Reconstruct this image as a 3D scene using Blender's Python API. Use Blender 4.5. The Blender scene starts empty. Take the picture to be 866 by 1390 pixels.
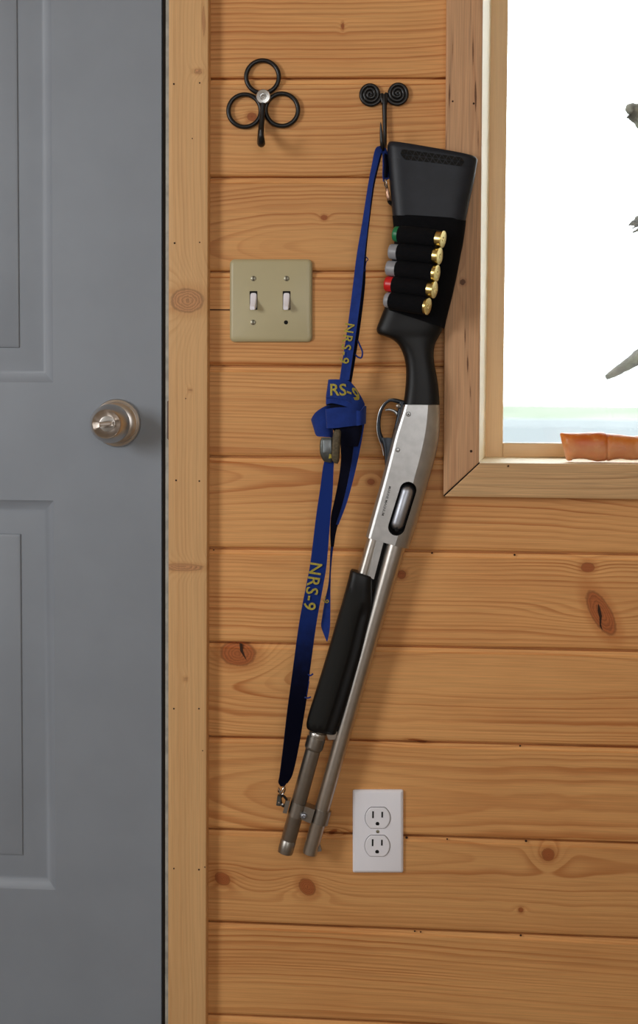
import bpy, bmesh, math, random
import numpy as np
from mathutils import Vector, Matrix
random.seed(4)
rng = np.random.RandomState(11)
sc = bpy.context.scene
COL = sc.collection
PI = math.pi

# ------------------------------------------------------------------ camera
F = 1809.0                                   # focal length in photo pixels
CAM = Vector((0.132, -1.80, 0.945))
TGT = Vector((0.0, 0.0, 0.825))
fwd = (TGT - CAM).normalized()
right = fwd.cross(Vector((0, 0, 1))).normalized()
up = right.cross(fwd).normalized()
rho = 0.008
r2 = right * math.cos(rho) + up * math.sin(rho)
u2 = up * math.cos(rho) - right * math.sin(rho)
right, up = r2, u2
cd = bpy.data.cameras.new('camera')
cam = bpy.data.objects.new('camera', cd)
COL.objects.link(cam)
R = Matrix((right, up, -fwd)).transposed()
cam.matrix_world = Matrix.Translation(CAM) @ R.to_4x4()
cd.sensor_fit = 'VERTICAL'
cd.sensor_height = 36.0
cd.lens = F / 1390.0 * 36.0
cd.shift_y = -45.0 / 1390.0
cd.clip_start = 0.05
cd.clip_end = 500
cd.dof.use_dof = True
cd.dof.focus_distance = 1.79
cd.dof.aperture_fstop = 4.5
sc.camera = cam

def px(u, v, y=0.0):
    """measured photo point -> real point on the upright plane at depth y"""
    d = right * ((u - 433.0) / F) + up * (-(v - 650.0) / F) + fwd
    k = (y - CAM.y) / d.y
    return CAM + d * k

def S(r, g, b, a=1.0):
    f = lambda c: (c / 255.0) / 12.92 if c / 255.0 <= 0.04045 else ((c / 255.0 + 0.055) / 1.055) ** 2.4
    return (f(r), f(g), f(b), a)

# ------------------------------------------------------------------ materials
def newmat(name):
    m = bpy.data.materials.new(name); m.use_nodes = True
    nt = m.node_tree
    b = nt.nodes['Principled BSDF']
    return m, nt, b

def nd(nt, t, **kw):
    n = nt.nodes.new(t)
    for k, v in kw.items():
        setattr(n, k, v)
    return n

def mth(nt, op, a, b=None, c=None, clamp=False):
    n = nt.nodes.new('ShaderNodeMath'); n.operation = op; n.use_clamp = clamp
    for i, x in enumerate((a, b, c)):
        if x is None: continue
        if isinstance(x, (int, float)): n.inputs[i].default_value = x
        else: nt.links.new(x, n.inputs[i])
    return n.outputs[0]

def mixc(nt, f, a, b, mode='MIX'):
    n = nt.nodes.new('ShaderNodeMix'); n.data_type = 'RGBA'; n.blend_type = mode
    if isinstance(f, (int, float)): n.inputs[0].default_value = f
    else: nt.links.new(f, n.inputs[0])
    for i, x in ((6, a), (7, b)):
        if isinstance(x, tuple): n.inputs[i].default_value = x
        else: nt.links.new(x, n.inputs[i])
    return n.outputs[2]

def mrange(nt, v, a, b, c=0.0, d=1.0, smooth=True):
    n = nt.nodes.new('ShaderNodeMapRange')
    if smooth: n.interpolation_type = 'SMOOTHSTEP'
    nt.links.new(v, n.inputs[0])
    for i, x in enumerate((a, b, c, d)): n.inputs[i + 1].default_value = x
    return n.outputs[0]

def noise(nt, vec, scale, detail=3.0, rough=0.55, dim='3D', w=None):
    n = nt.nodes.new('ShaderNodeTexNoise'); n.noise_dimensions = dim
    n.inputs['Scale'].default_value = scale
    n.inputs['Detail'].default_value = detail
    n.inputs['Roughness'].default_value = rough
    if vec is not None: nt.links.new(vec, n.inputs['Vector'])
    if w is not None: nt.links.new(w, n.inputs['W'])
    return n.outputs['Fac']

def plain(name, col, rough=0.5, metal=0.0, bump=0.0, bscale=400.0, var=0.0, vscale=30.0, spec=0.5, coat=0.0, stretch=None, sheen=0.0):
    m, nt, b = newmat(name)
    tc = nd(nt, 'ShaderNodeTexCoord')
    vec = tc.outputs['Object']
    if stretch:
        mp = nd(nt, 'ShaderNodeMapping'); mp.inputs['Scale'].default_value = stretch
        nt.links.new(vec, mp.inputs['Vector']); vec = mp.outputs['Vector']
    n = noise(nt, vec, vscale, 4.0)
    k = mrange(nt, n, 0.3, 0.7, 1.0 - var, 1.0 + var)
    mul = nd(nt, 'ShaderNodeVectorMath', operation='SCALE')
    mul.inputs[0].default_value = col[:3]
    nt.links.new(k, mul.inputs['Scale'])
    nt.links.new(mul.outputs[0], b.inputs['Base Color'])
    b.inputs['Roughness'].default_value = rough
    b.inputs['Metallic'].default_value = metal
    b.inputs['Specular IOR Level'].default_value = spec
    b.inputs['Coat Weight'].default_value = coat
    b.inputs['Sheen Weight'].default_value = sheen
    if bump > 0:
        nb = noise(nt, vec, bscale, 3.0)
        bp = nd(nt, 'ShaderNodeBump'); bp.inputs['Strength'].default_value = bump
        bp.inputs['Distance'].default_value = 0.0006
        nt.links.new(nb, bp.inputs['Height']); nt.links.new(bp.outputs[0], b.inputs['Normal'])
    return m

def wood(name, light, dark, knotcol, contrast=0.75, rough=0.55, streak=0.16, grey=0.0):
    m, nt, b = newmat(name)
    at = lambda n: nd(nt, 'ShaderNodeAttribute', attribute_name=n)
    guv = at('guv').outputs['Vector']
    ring = at('ring').outputs['Fac']; kn = at('knot').outputs['Fac']; tone = at('tone').outputs['Fac']
    def mapped(sx, sy, sz):
        mp = nd(nt, 'ShaderNodeMapping'); mp.inputs['Scale'].default_value = (sx, sy, sz)
        nt.links.new(guv, mp.inputs['Vector']); return mp.outputs['Vector']
    wob = noise(nt, mapped(9, 60, 1), 1.0, 3.0)
    rg = mth(nt, 'ADD', ring, mth(nt, 'MULTIPLY', mth(nt, 'SUBTRACT', wob, 0.5), 0.26))
    fr = mth(nt, 'FRACT', rg)
    a1 = mrange(nt, fr, 0.30, 0.86)
    a2 = mrange(nt, fr, 0.88, 1.0, 1.0, 0.0)
    late = mth(nt, 'MULTIPLY', a1, a2)
    per = noise(nt, None, 0.37, 2.0, 0.7, '1D', rg)             # each year's ring differs
    per = mrange(nt, per, 0.32, 0.68, 0.12, 1.0)
    patch = mrange(nt, noise(nt, mapped(2.2, 12, 1), 1.0, 2.0), 0.32, 0.68, 0.35, 1.0)
    late = mth(nt, 'MULTIPLY', mth(nt, 'MULTIPLY', late, per), mth(nt, 'MULTIPLY', patch, contrast))
    fib = noise(nt, mapped(12, 900, 1), 1.0, 3.0, 0.6)
    fibk = mrange(nt, fib, 0.3, 0.7, 1.0 - streak, 1.0 + streak * 0.6)
    big = noise(nt, mapped(3.5, 22, 1), 1.0, 3.0)
    c = mixc(nt, late, light, dark)
    c = mixc(nt, mrange(nt, big, 0.35, 0.75, 0.0, 0.26), c, dark)
    if grey > 0:
        gs = noise(nt, mapped(5, 110, 1), 1.0, 3.0, 0.6)
        c = mixc(nt, mrange(nt, gs, 0.56, 0.72, 0.0, grey), c, S(112, 92, 76))
    kn2 = mth(nt, 'ADD', kn, mth(nt, 'MULTIPLY', mth(nt, 'SUBTRACT', noise(nt, mapped(150, 150, 1), 1.0, 2.0), 0.5), 0.25))
    halo = mrange(nt, kn2, 1.0, 2.0, 0.5, 0.0)
    c = mixc(nt, halo, c, dark)
    kin = mrange(nt, kn2, 0.84, 1.12, 1.0, 0.0)
    kr = mth(nt, 'FRACT', mth(nt, 'MULTIPLY', kn2, 5.0))
    kcol = mixc(nt, mrange(nt, kr, 0.2, 0.9, 0.0, 0.55), knotcol, tuple(x * 0.45 for x in knotcol[:3]) + (1,))
    c = mixc(nt, kin, c, kcol)
    rim = mth(nt, 'MULTIPLY', mrange(nt, kn2, 0.82, 0.98, 0.0, 1.0), mrange(nt, kn2, 1.0, 1.12, 1.0, 0.0))
    c = mixc(nt, mth(nt, 'MULTIPLY', rim, 0.32), c, tuple(x * 0.3 for x in knotcol[:3]) + (1,))
    vm = nd(nt, 'ShaderNodeVectorMath', operation='SCALE'); nt.links.new(c, vm.inputs[0])
    nt.links.new(mth(nt, 'MULTIPLY', fibk, tone), vm.inputs['Scale'])
    nt.links.new(vm.outputs[0], b.inputs['Base Color'])
    b.inputs['Roughness'].default_value = rough
    b.inputs['Specular IOR Level'].default_value = 0.35
    bp = nd(nt, 'ShaderNodeBump'); bp.inputs['Strength'].default_value = 0.25; bp.inputs['Distance'].default_value = 0.0005
    nt.links.new(mth(nt, 'SUBTRACT', fib, late), bp.inputs['Height']); nt.links.new(bp.outputs[0], b.inputs['Normal'])
    return m

M = {}
M['wall'] = wood('pine_wall', S(230, 172, 108), S(182, 106, 48), S(182, 104, 54), contrast=0.9, streak=0.11)
M['trim'] = wood('pine_trim', S(222, 178, 124), S(198, 144, 90), S(204, 150, 102), contrast=0.6, streak=0.08)
M['casing'] = wood('casing_wood', S(212, 166, 124), S(174, 122, 84), S(120, 80, 52), contrast=0.5, grey=0.25)
M['casing_low'] = wood('casing_low_wood', S(220, 180, 130), S(176, 128, 82), S(120, 76, 45), contrast=0.9, grey=0.2)
M['sash'] = wood('sash_wood', S(244, 212, 170), S(230, 194, 150), S(150, 110, 80), contrast=0.3, streak=0.05, rough=0.4)
M['jamb'] = wood('jamb_wood', S(250, 236, 206), S(240, 218, 180), S(150, 110, 80), contrast=0.3, streak=0.05)
M['inner'] = plain('room_wood', S(208, 194, 172), 0.7, var=0.15, vscale=4)
M['floor'] = plain('floor_boards', S(140, 126, 108), 0.6, var=0.2, vscale=6)
M['door'] = plain('grey_door_paint', S(138, 146, 156), 0.45, var=0.035, vscale=9, bump=0.06, bscale=160)
M['jambpaint'] = plain('jamb_paint', S(168, 168, 160), 0.6, var=0.2, vscale=60)
M['weather'] = plain('weather_strip', S(52, 40, 32), 0.8)
M['nickel'] = plain('satin_nickel', S(206, 200, 194), 0.30, 1.0, var=0.04, vscale=40)
M['dark'] = plain('dark_void', S(8, 7, 6), 0.9)
M['nail'] = plain('nail_hole', S(58, 34, 18), 0.9)
M['steel'] = plain('brushed_steel', S(184, 184, 183), 0.40, 1.0, bump=0.12, bscale=900, var=0.07, vscale=70)
M['barrel'] = plain('barrel_steel', S(190, 186, 180), 0.34, 1.0, bump=0.1, bscale=1200, var=0.04, vscale=90)
M['tube'] = plain('magazine_tube_steel', S(158, 154, 148), 0.38, 1.0, bump=0.1, bscale=1200, var=0.05, vscale=90)
M['bolt'] = plain('bolt_steel', S(168, 172, 180), 0.42, 1.0, var=0.04)
M['polymer'] = plain('black_polymer', S(10, 11, 13), 0.42, spec=0.3, bump=0.15, bscale=1500, var=0.1, vscale=50)
M['panel'] = plain('matte_grip_polymer', S(27, 28, 27), 0.75, bump=0.4, bscale=1300, spec=0.3)
M['rubber'] = plain('slate_rubber', S(24, 29, 38), 0.45, spec=0.35, bump=0.1, bscale=900, var=0.18, vscale=45)
M['rubbertop'] = plain('rubber_cap', S(42, 43, 47), 0.6, bump=0.1, bscale=900)
M['elastic'] = plain('black_elastic', S(8, 9, 13), 0.95, bump=0.5, bscale=1600, var=0.2, vscale=200, spec=0.2)
M['guard'] = plain('trigger_guard_black', S(42, 48, 56), 0.36, 0.5, var=0.2, vscale=60)
M['edge'] = plain('worn_edge_metal', S(190, 196, 200), 0.35, 1.0)
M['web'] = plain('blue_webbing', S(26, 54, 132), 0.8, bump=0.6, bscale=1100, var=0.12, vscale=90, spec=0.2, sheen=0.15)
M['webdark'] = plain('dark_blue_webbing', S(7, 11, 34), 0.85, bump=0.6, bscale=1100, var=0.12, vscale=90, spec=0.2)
def shaded_web():
    m, nt, b = newmat('shaded_blue_webbing')
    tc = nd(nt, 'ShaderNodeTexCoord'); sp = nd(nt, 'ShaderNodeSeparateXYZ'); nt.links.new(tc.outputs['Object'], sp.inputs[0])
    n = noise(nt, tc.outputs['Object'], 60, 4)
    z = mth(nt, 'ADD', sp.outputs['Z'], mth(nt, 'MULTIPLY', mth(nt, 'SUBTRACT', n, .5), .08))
    c = mixc(nt, mrange(nt, z, -0.10, 0.06), S(7, 12, 40), S(24, 50, 124))  # shade on the lower strap put into the colour, navy below, blue above
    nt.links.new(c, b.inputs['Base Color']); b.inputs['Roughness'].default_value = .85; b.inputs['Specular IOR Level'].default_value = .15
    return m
M['weblow'] = shaded_web()
M['yellow'] = plain('yellow_print', S(172, 158, 62), 0.8, var=0.25, vscale=500)
M['ink'] = plain('engraving_ink', S(45, 44, 44), 0.8)
M['iron'] = plain('black_iron', S(17, 17, 18), 0.33, 0.0, bump=0.12, bscale=500, spec=0.5)
M['brass'] = plain('brass', S(212, 190, 122), 0.28, 1.0, var=0.08, vscale=200)
M['primer'] = plain('primer', S(225, 210, 150), 0.25, 1.0)
M['green'] = plain('green_plastic', S(18, 120, 74), 0.4)
M['grey'] = plain('grey_plastic', S(150, 152, 158), 0.4, var=0.05, vscale=100)
M['red'] = plain('red_plastic', S(205, 22, 26), 0.35)
M['ivory'] = plain('ivory_plate', S(188, 178, 140), 0.38, var=0.02, vscale=15)
M['white'] = plain('white_plastic', S(246, 247, 255), 0.35)
M['toggle'] = plain('white_toggle', S(246, 244, 252), 0.35)
M['screw'] = plain('screw_metal', S(150, 146, 128), 0.4, 0.8)
M['washer'] = plain('zinc_washer', S(205, 205, 202), 0.32, 1.0)
M['buckle'] = plain('buckle_metal', S(96, 100, 98), 0.42, 0.9, bump=0.2, bscale=700, var=0.15, vscale=120)
M['lever'] = plain('buckle_lever', S(92, 82, 62), 0.62, 0.35, bump=0.4, bscale=900, var=0.3, vscale=300)
M['copper'] = plain('swivel_metal', S(165, 132, 112), 0.3, 1.0)
M['chrome'] = plain('swivel_steel', S(175, 170, 165), 0.25, 1.0)
M['rail'] = plain('pale_rail_paint', S(136, 142, 148), 0.8, var=0.04, vscale=3)
M['grass'] = plain('meadow_grass', S(108, 114, 102), 0.9, spec=0.0, var=0.35, vscale=0.12)
M['bush'] = plain('bush_leaves', S(94, 112, 66), 0.9, spec=0.0, var=0.3, vscale=2.0)

def branch_mat():
    m, nt, b = newmat('weathered_wood')
    tc = nd(nt, 'ShaderNodeTexCoord')
    n = noise(nt, tc.outputs['Object'], 60, 5)
    c = mixc(nt, mrange(nt, n, 0.35, 0.65), S(58, 55, 52), S(104, 100, 92))
    n2 = noise(nt, tc.outputs['Object'], 22, 3)
    c = mixc(nt, mrange(nt, n2, 0.55, 0.7, 0, .5), c, S(112, 122, 100))
    nt.links.new(c, b.inputs['Base Color']); b.inputs['Roughness'].default_value = 0.9
    bp = nd(nt, 'ShaderNodeBump'); bp.inputs['Strength'].default_value = 0.8; bp.inputs['Distance'].default_value = 0.003
    nt.links.new(n, bp.inputs['Height']); nt.links.new(bp.outputs[0], b.inputs['Normal'])
    return m
M['branch'] = branch_mat()

def stone_mat():
    m, nt, b = newmat('orange_stone')
    tc = nd(nt, 'ShaderNodeTexCoord')
    n = noise(nt, tc.outputs['Object'], 38, 4)
    c = mixc(nt, mrange(nt, n, 0.35, 0.65), S(204, 96, 14), S(216, 128, 48))
    n2 = noise(nt, tc.outputs['Object'], 75, 5, 0.7)
    c = mixc(nt, mrange(nt, n2, 0.56, 0.72, 0, .5), c, S(216, 170, 120))
    sp = nd(nt, 'ShaderNodeSeparateXYZ'); nt.links.new(tc.outputs['Object'], sp.inputs[0])
    c = mixc(nt, mrange(nt, sp.outputs['Z'], -0.004, 0.010, 0.5, 0.0), c, S(216, 170, 130))
    nt.links.new(c, b.inputs['Base Color']); b.inputs['Roughness'].default_value = 0.42
    b.inputs['Subsurface Weight'].default_value = 0.3
    b.inputs['Subsurface Radius'].default_value = (1.0, 0.4, 0.15)
    b.inputs['Subsurface Scale'].default_value = 0.012
    b.inputs['Coat Weight'].default_value = 0.08
    bp = nd(nt, 'ShaderNodeBump'); bp.inputs['Strength'].default_value = 0.5; bp.inputs['Distance'].default_value = 0.002
    nt.links.new(n2, bp.inputs['Height']); nt.links.new(bp.outputs[0], b.inputs['Normal'])
    return m
M['stone'] = stone_mat()

def glass_mat():
    m, nt, b = newmat('window_glass')
    nt.nodes.remove(b)
    out = nt.nodes['Material Output']
    tr = nd(nt, 'ShaderNodeBsdfTransparent'); gl = nd(nt, 'ShaderNodeBsdfGlossy')
    gl.inputs['Roughness'].default_value = 0.02
    lw = nd(nt, 'ShaderNodeFresnel'); lw.inputs[0].default_value = 1.3
    tr.inputs[0].default_value = (0.95, 0.98, 0.98, 1)
    mx = nd(nt, 'ShaderNodeMixShader')
    nt.links.new(lw.outputs[0], mx.inputs[0]); nt.links.new(tr.outputs[0], mx.inputs[1]); nt.links.new(gl.outputs[0], mx.inputs[2])
    nt.links.new(mx.outputs[0], out.inputs[0])
    return m
M['glass'] = glass_mat()

# ------------------------------------------------------------------ object helpers
def finish(me, angle=38):
    bm = bmesh.new(); bm.from_mesh(me)
    bmesh.ops.recalc_face_normals(bm, faces=bm.faces)
    for f in bm.faces: f.smooth = True
    la = math.radians(angle)
    for e in bm.edges:
        if len(e.link_faces) == 2:
            e.smooth = e.calc_face_angle(0) < la
    bm.to_mesh(me); bm.free()

def obj(name, geo, mat, parent=None, angle=38, **props):
    """geo = (verts, faces) or a bmesh; verts are world coordinates"""
    me = bpy.data.meshes.new(name)
    if isinstance(geo, bmesh.types.BMesh):
        geo.to_mesh(me); geo.free()
    else:
        me.from_pydata([tuple(v) for v in geo[0]], [], geo[1])
    finish(me, angle)
    for m in (mat if isinstance(mat, (list, tuple)) else [mat]): me.materials.append(m)
    if len(me.materials) > 1 and not isinstance(geo, bmesh.types.BMesh) and len(geo) > 2:
        me.polygons.foreach_set('material_index', geo[2])
    # origin at the middle of the mesh
    c = sum((v.co for v in me.vertices), Vector()) / max(1, len(me.vertices))
    me.transform(Matrix.Translation(-c))
    o = bpy.data.objects.new(name, me); COL.objects.link(o)
    if parent is not None:
        o.parent = parent
        o.location = c - world_loc(parent)
    else:
        o.location = c
    for k, v in props.items(): o[k] = v
    return o

def world_loc(o):
    l = o.location.copy(); p = o.parent
    while p is not None:
        l += p.location; p = p.parent
    return l

def empty(name, loc, **props):
    o = bpy.data.objects.new(name, None); COL.objects.link(o); o.location = loc
    o.empty_display_size = 0.02
    for k, v in props.items(): o[k] = v
    return o

def join(*geos):
    V, Fs, MI = [], [], []
    for g in geos:
        n = len(V); V += [tuple(v) for v in g[0]]; Fs += [[i + n for i in f] for f in g[1]]
        MI += list(g[2]) if len(g) > 2 else [0] * len(g[1])
    return (V, Fs, MI)

def rings(rs, closed_ends=True, loop=False):
    """connect equal-length rings of points"""
    V, Fs = [], []
    n = len(rs[0])
    for r in rs: V += [tuple(p) for p in r]
    m = len(rs)
    for i in range(m - 1 + (1 if loop else 0)):
        a = i * n; b = ((i + 1) % m) * n
        for j in range(n):
            k = (j + 1) % n
            Fs.append([a + j, a + k, b + k, b + j])
    if closed_ends and not loop:
        Fs.append(list(range(n))[::-1]); Fs.append([(m - 1) * n + j for j in range(n)])
    return V, Fs

def catmull(P, k=6):
    P = [np.array(p, float) for p in P]; out = []
    for i in range(len(P) - 1):
        p0 = P[i - 1] if i > 0 else 2 * P[0] - P[1]
        p1, p2 = P[i], P[i + 1]
        p3 = P[i + 2] if i + 2 < len(P) else 2 * P[-1] - P[-2]
        for j in range(k):
            t = j / k
            out.append(0.5 * ((2 * p1) + (-p0 + p2) * t + (2 * p0 - 5 * p1 + 4 * p2 - p3) * t * t + (-p0 + 3 * p1 - 3 * p2 + p3) * t ** 3))
    out.append(P[-1]); return out

def superell(n=36, e=2.6):
    out = []
    for i in range(n):
        t = 2 * PI * i / n; c, s = math.cos(t), math.sin(t)
        out.append((abs(c) ** (2 / e) * (1 if c > 0 else -1), abs(s) ** (2 / e) * (1 if s > 0 else -1)))
    return out

def loft(secs, shape, yc, k=6, ends=(0, 0), smooth=True):
    """secs: (uL,vL,uR,vR,half_thickness_mm); cross-section shape in (-1..1)^2 ; yc centre depth"""
    ss = catmull(secs, k) if smooth else [np.array(s, float) for s in secs]
    rr = []
    def ring(s, sh=1.0, push=None):
        L = px(s[0], s[1], yc); Rr = px(s[2], s[3], yc); c = (L + Rr) / 2; h = (Rr - L) / 2; t = s[4] / 1000
        if push is not None: c = c + push
        return [c + h * (a * sh) + Vector((0, b * t * sh, 0)) for a, b in shape]
    def mid(s): return (px(s[0], s[1], yc) + px(s[2], s[3], yc)) / 2
    d0 = (mid(ss[0]) - mid(ss[1])).normalized(); d1 = (mid(ss[-1]) - mid(ss[-2])).normalized()
    if ends[0]:
        e = ends[0] / 1000
        w = (px(ss[0][0], ss[0][1], yc) - px(ss[0][2], ss[0][3], yc)).length / 2
        for a in (0.0, 30.0, 60.0):
            q = math.radians(a); rr.append(ring(ss[0], 1 - e / w * (1 - math.sin(q)), d0 * (e * (math.cos(q)) - e)))
        rr = [ring(ss[0], 1 - e / w * (1 - math.sin(math.radians(a))), -d0 * e * (1 - math.cos(math.radians(a)))) for a in (0, 30, 60)]
        # keep only sections beyond the rounding
        ss = [s for s in ss if (mid(s) - mid(ss[0])).dot(-d0) > e * 1.02] or ss[1:]
    for s in ss: rr.append(ring(s))
    if ends[1]:
        e = ends[1] / 1000; last = ss[-1]
        w = (px(last[0], last[1], yc) - px(last[2], last[3], yc)).length / 2
        while len(rr) > 4 and (mid(last) - sum(rr[-1], Vector()) / len(rr[-1])).length < e * 0.999: rr.pop()
        rr += [ring(last, 1 - e / w * (1 - math.cos(math.radians(a))), -d1 * e * (1 - math.sin(math.radians(a)))) for a in (0, 30, 60, 90)]
    return rings(rr)

def tube(pts, rad, n=12, loop=False, caps=True):
    """pts world Vectors, rad metres (scalar or list)"""
    pts = [Vector(p) for p in pts]; m = len(pts)
    if isinstance(rad, (int, float)): rad = [rad] * m
    T = []
    for i in range(m):
        a = pts[(i - 1) % m] if (loop or i > 0) else pts[0]
        b = pts[(i + 1) % m] if (loop or i < m - 1) else pts[-1]
        T.append((b - a).normalized())
    ref = Vector((0, 1, 0)) if abs(T[0].y) < 0.9 else Vector((1, 0, 0))
    N = (ref - T[0] * ref.dot(T[0])).normalized(); rs = []
    for i in range(m):
        N = (N - T[i] * N.dot(T[i])).normalized(); B = T[i].cross(N)
        rs.append([pts[i] + (N * math.cos(2 * PI * j / n) + B * math.sin(2 * PI * j / n)) * rad[i] for j in range(n)])
    return rings(rs, caps, loop)

def P3(lst, k=0):
    """list of (u,v,y_m[,r]) -> world points (smoothed)"""
    if k: lst = [tuple(x) for x in catmull(lst, k)]
    return [px(a[0], a[1], a[2]) for a in lst]

def lathe(c, axis, prof, n=40):
    """prof: list of (radius_m, distance_m along axis)"""
    axis = Vector(axis).normalized()
    ref = Vector((0, 0, 1)) if abs(axis.z) < 0.9 else Vector((1, 0, 0))
    A = axis.cross(ref).normalized(); B = axis.cross(A)
    return rings([[Vector(c) + axis * d + (A * math.cos(2 * PI * j / n) + B * math.sin(2 * PI * j / n)) * max(r, 1e-5) for j in range(n)] for r, d in prof])

def rrect(cx, cy, w, h, r, n=6):
    r = max(r, 0.01); pts = []
    for (sx, sy, a0) in ((1, 1, 0), (-1, 1, 90), (-1, -1, 180), (1, -1, 270)):
        for i in range(n + 1):
            a = math.radians(a0 + 90 * i / n)
            pts.append((cx + sx * (w / 2 - r) + r * math.cos(a), cy + sy * (h / 2 - r) + r * math.sin(a)))
    return pts

def plate(cx, cy, w, h, r, levels, yref):
    """levels: (inset_mm, y_m): rounded-rectangle rings from back to front"""
    rr = []
    for ins, y in levels:
        ring = []
        for (u, v) in rrect(cx, cy, w - 2 * ins, h - 2 * ins, max(r - ins * 0.6, 0.3)):
            p = px(u, v, yref); ring.append(Vector((p.x, y, p.z)))
        rr.append(ring)
    return rings(rr)

def poly(pts, y0, y1, yref=None, inset_round=0):
    """prism of a photo-measured outline between depths"""
    yr = y0 if yref is None else yref
    a = []; b = []
    for (u, v) in pts:
        p = px(u, v, yr); a.append(Vector((p.x, y0, p.z))); b.append(Vector((p.x, y1, p.z)))
    return rings([a, b])

def box(x0, x1, y0, y1, z0, z1):
    V = [(x, y, z) for x in (x0, x1) for y in (y0, y1) for z in (z0, z1)]
    return V, [[0, 1, 3, 2], [4, 6, 7, 5], [0, 4, 5, 1], [2, 3, 7, 6], [0, 2, 6, 4], [1, 5, 7, 3]]

def discs(lst, y, yref=None):
    gs = []
    for (u, v, r) in lst:
        p = px(u, v, y if yref is None else yref); p = Vector((p.x, y, p.z))
        gs.append(lathe(p, (0, -1, 0), [(r / 1000, -0.0002), (r / 1000, 0.0001)], 10))
    return join(*gs)

def ribbon(edge, k=6, cols=3, thick=0.0013, bulge=0.0):
    """edge: list of (uL,vL,yL,uR,vR,yR)"""
    ss = catmull(edge, k); top, V, Fs = [], [], []
    rows = []
    for s in ss:
        L = px(s[0], s[1], s[2]); Rr = px(s[3], s[4], s[5])
        rows.append([L.lerp(Rr, c / cols) for c in range(cols + 1)])
    m = len(rows); n = cols + 1
    N = []
    for i in range(m):
        t = (rows[min(i + 1, m - 1)][1] - rows[max(i - 1, 0)][1]); w = rows[i][-1] - rows[i][0]
        nn = w.cross(t)
        nn = nn.normalized() if nn.length > 1e-9 else Vector((0, -1, 0))
        N.append(nn)
    for sgn in (1, -1):
        for i in range(m):
            for p in rows[i]: V.append(p + N[i] * sgn * thick / 2)
    o2 = m * n
    for i in range(m - 1):
        for j in range(cols):
            a = i * n + j
            Fs.append([a, a + 1, a + n + 1, a + n]); Fs.append([o2 + a, o2 + a + n, o2 + a + n + 1, o2 + a + 1])
        for j in (0, cols):
            a = i * n + j; Fs.append([a, a + n, o2 + a + n, o2 + a])
    for i in (0, m - 1):
        for j in range(cols):
            a = i * n + j; Fs.append([a, a + 1, o2 + a + 1, o2 + a])
    return V, Fs

def text_geo(body, size, fn, bold=0.0, spacing=1.0):
    cu = bpy.data.curves.new('t', 'FONT'); cu.body = body; cu.size = size
    cu.offset = bold; cu.space_character = spacing; cu.resolution_u = 3
    o = bpy.data.objects.new('t', cu); COL.objects.link(o)
    dg = bpy.context.evaluated_depsgraph_get()
    me = bpy.data.meshes.new_from_object(o.evaluated_get(dg))
    V = [fn(v.co.x, v.co.y) for v in me.vertices]; Fs = [list(p.vertices) for p in me.polygons]
    bpy.data.objects.remove(o); bpy.data.curves.remove(cu); bpy.data.meshes.remove(me)
    return V, Fs

def boolean_cut(o, cutter):
    md = o.modifiers.new('b', 'BOOLEAN'); md.object = cutter; md.operation = 'DIFFERENCE'; md.solver = 'EXACT'
    bpy.context.view_layer.update()
    dg = bpy.context.evaluated_depsgraph_get()
    me = bpy.data.meshes.new_from_object(o.evaluated_get(dg))
    o.modifiers.clear(); old = o.data; o.data = me; bpy.data.meshes.remove(old)
    bpy.data.objects.remove(cutter)

# ------------------------------------------------------------------ wood grain fields
def vnoise(x, seed, scale):
    r = np.random.RandomState(seed); tab = r.rand(4096) * 2 - 1
    x = np.asarray(x) / scale + 500.0; i = np.floor(x).astype(int); f = x - i; f = f * f * (3 - 2 * f)
    return tab[i % 4096] * (1 - f) + tab[(i + 1) % 4096] * f

def grain(s, t, seed, mode, knots):
    """s along, t across (mm) -> ring coordinate and knot distance. knots: (s,t,rs,rt,angle,warp)"""
    p = {'straight': (70 + seed % 5 * 14, 6, 5.5), 'flat': (6, 55, 6.0), 'mid': (38, 28, 6.0)}[mode]
    c = (p[0]) * (1 if seed % 2 else -1) + 12 * vnoise(s, seed, 420) + 1.2 * vnoise(s, seed + 7, 90)
    if mode == 'flat': c = c + 8 * vnoise(s, seed + 2, 200)
    D = p[1] * 0.5 + p[1] * (0.55 + 0.55 * vnoise(s, seed + 3, 260)) + 6
    if mode == 'flat': D = D * 1.0 + 10
    tt = t - c
    q = np.sqrt(tt * tt + D * D)
    w = p[2] * (1.15 if mode == 'straight' else 1.0)
    r = q / w
    r = r + 0.9 * vnoise(q, seed + 5, 16) + 0.08 * vnoise(s, seed + 9, 35)
    kd = np.full(s.shape, 9.0)
    for (ks, kt, rs, rt, an, wp) in knots:
        a = math.radians(an); ds = s - ks; dt = t - kt
        x = (ds * math.cos(a) + dt * math.sin(a)) / rs; y = (-ds * math.sin(a) + dt * math.cos(a)) / rt
        d = np.sqrt(x * x + y * y); kd = np.minimum(kd, d)
        if wp:
            g = np.exp(-((ds / (rs * 2.6)) ** 2 + (dt / (rt * 2.0)) ** 2))
            r = r + wp * g
    return r + 40, kd

def add_attrs(me, ring, knot, tone, guv):
    for n, a in (('ring', ring), ('knot', knot), ('tone', tone)):
        at = me.attributes.new(n, 'FLOAT', 'POINT'); at.data.foreach_set('value', np.asarray(a, np.float32).ravel())
    at = me.attributes.new('guv', 'FLOAT_VECTOR', 'POINT'); at.data.foreach_set('vector', np.asarray(guv, np.float32).ravel())

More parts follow.
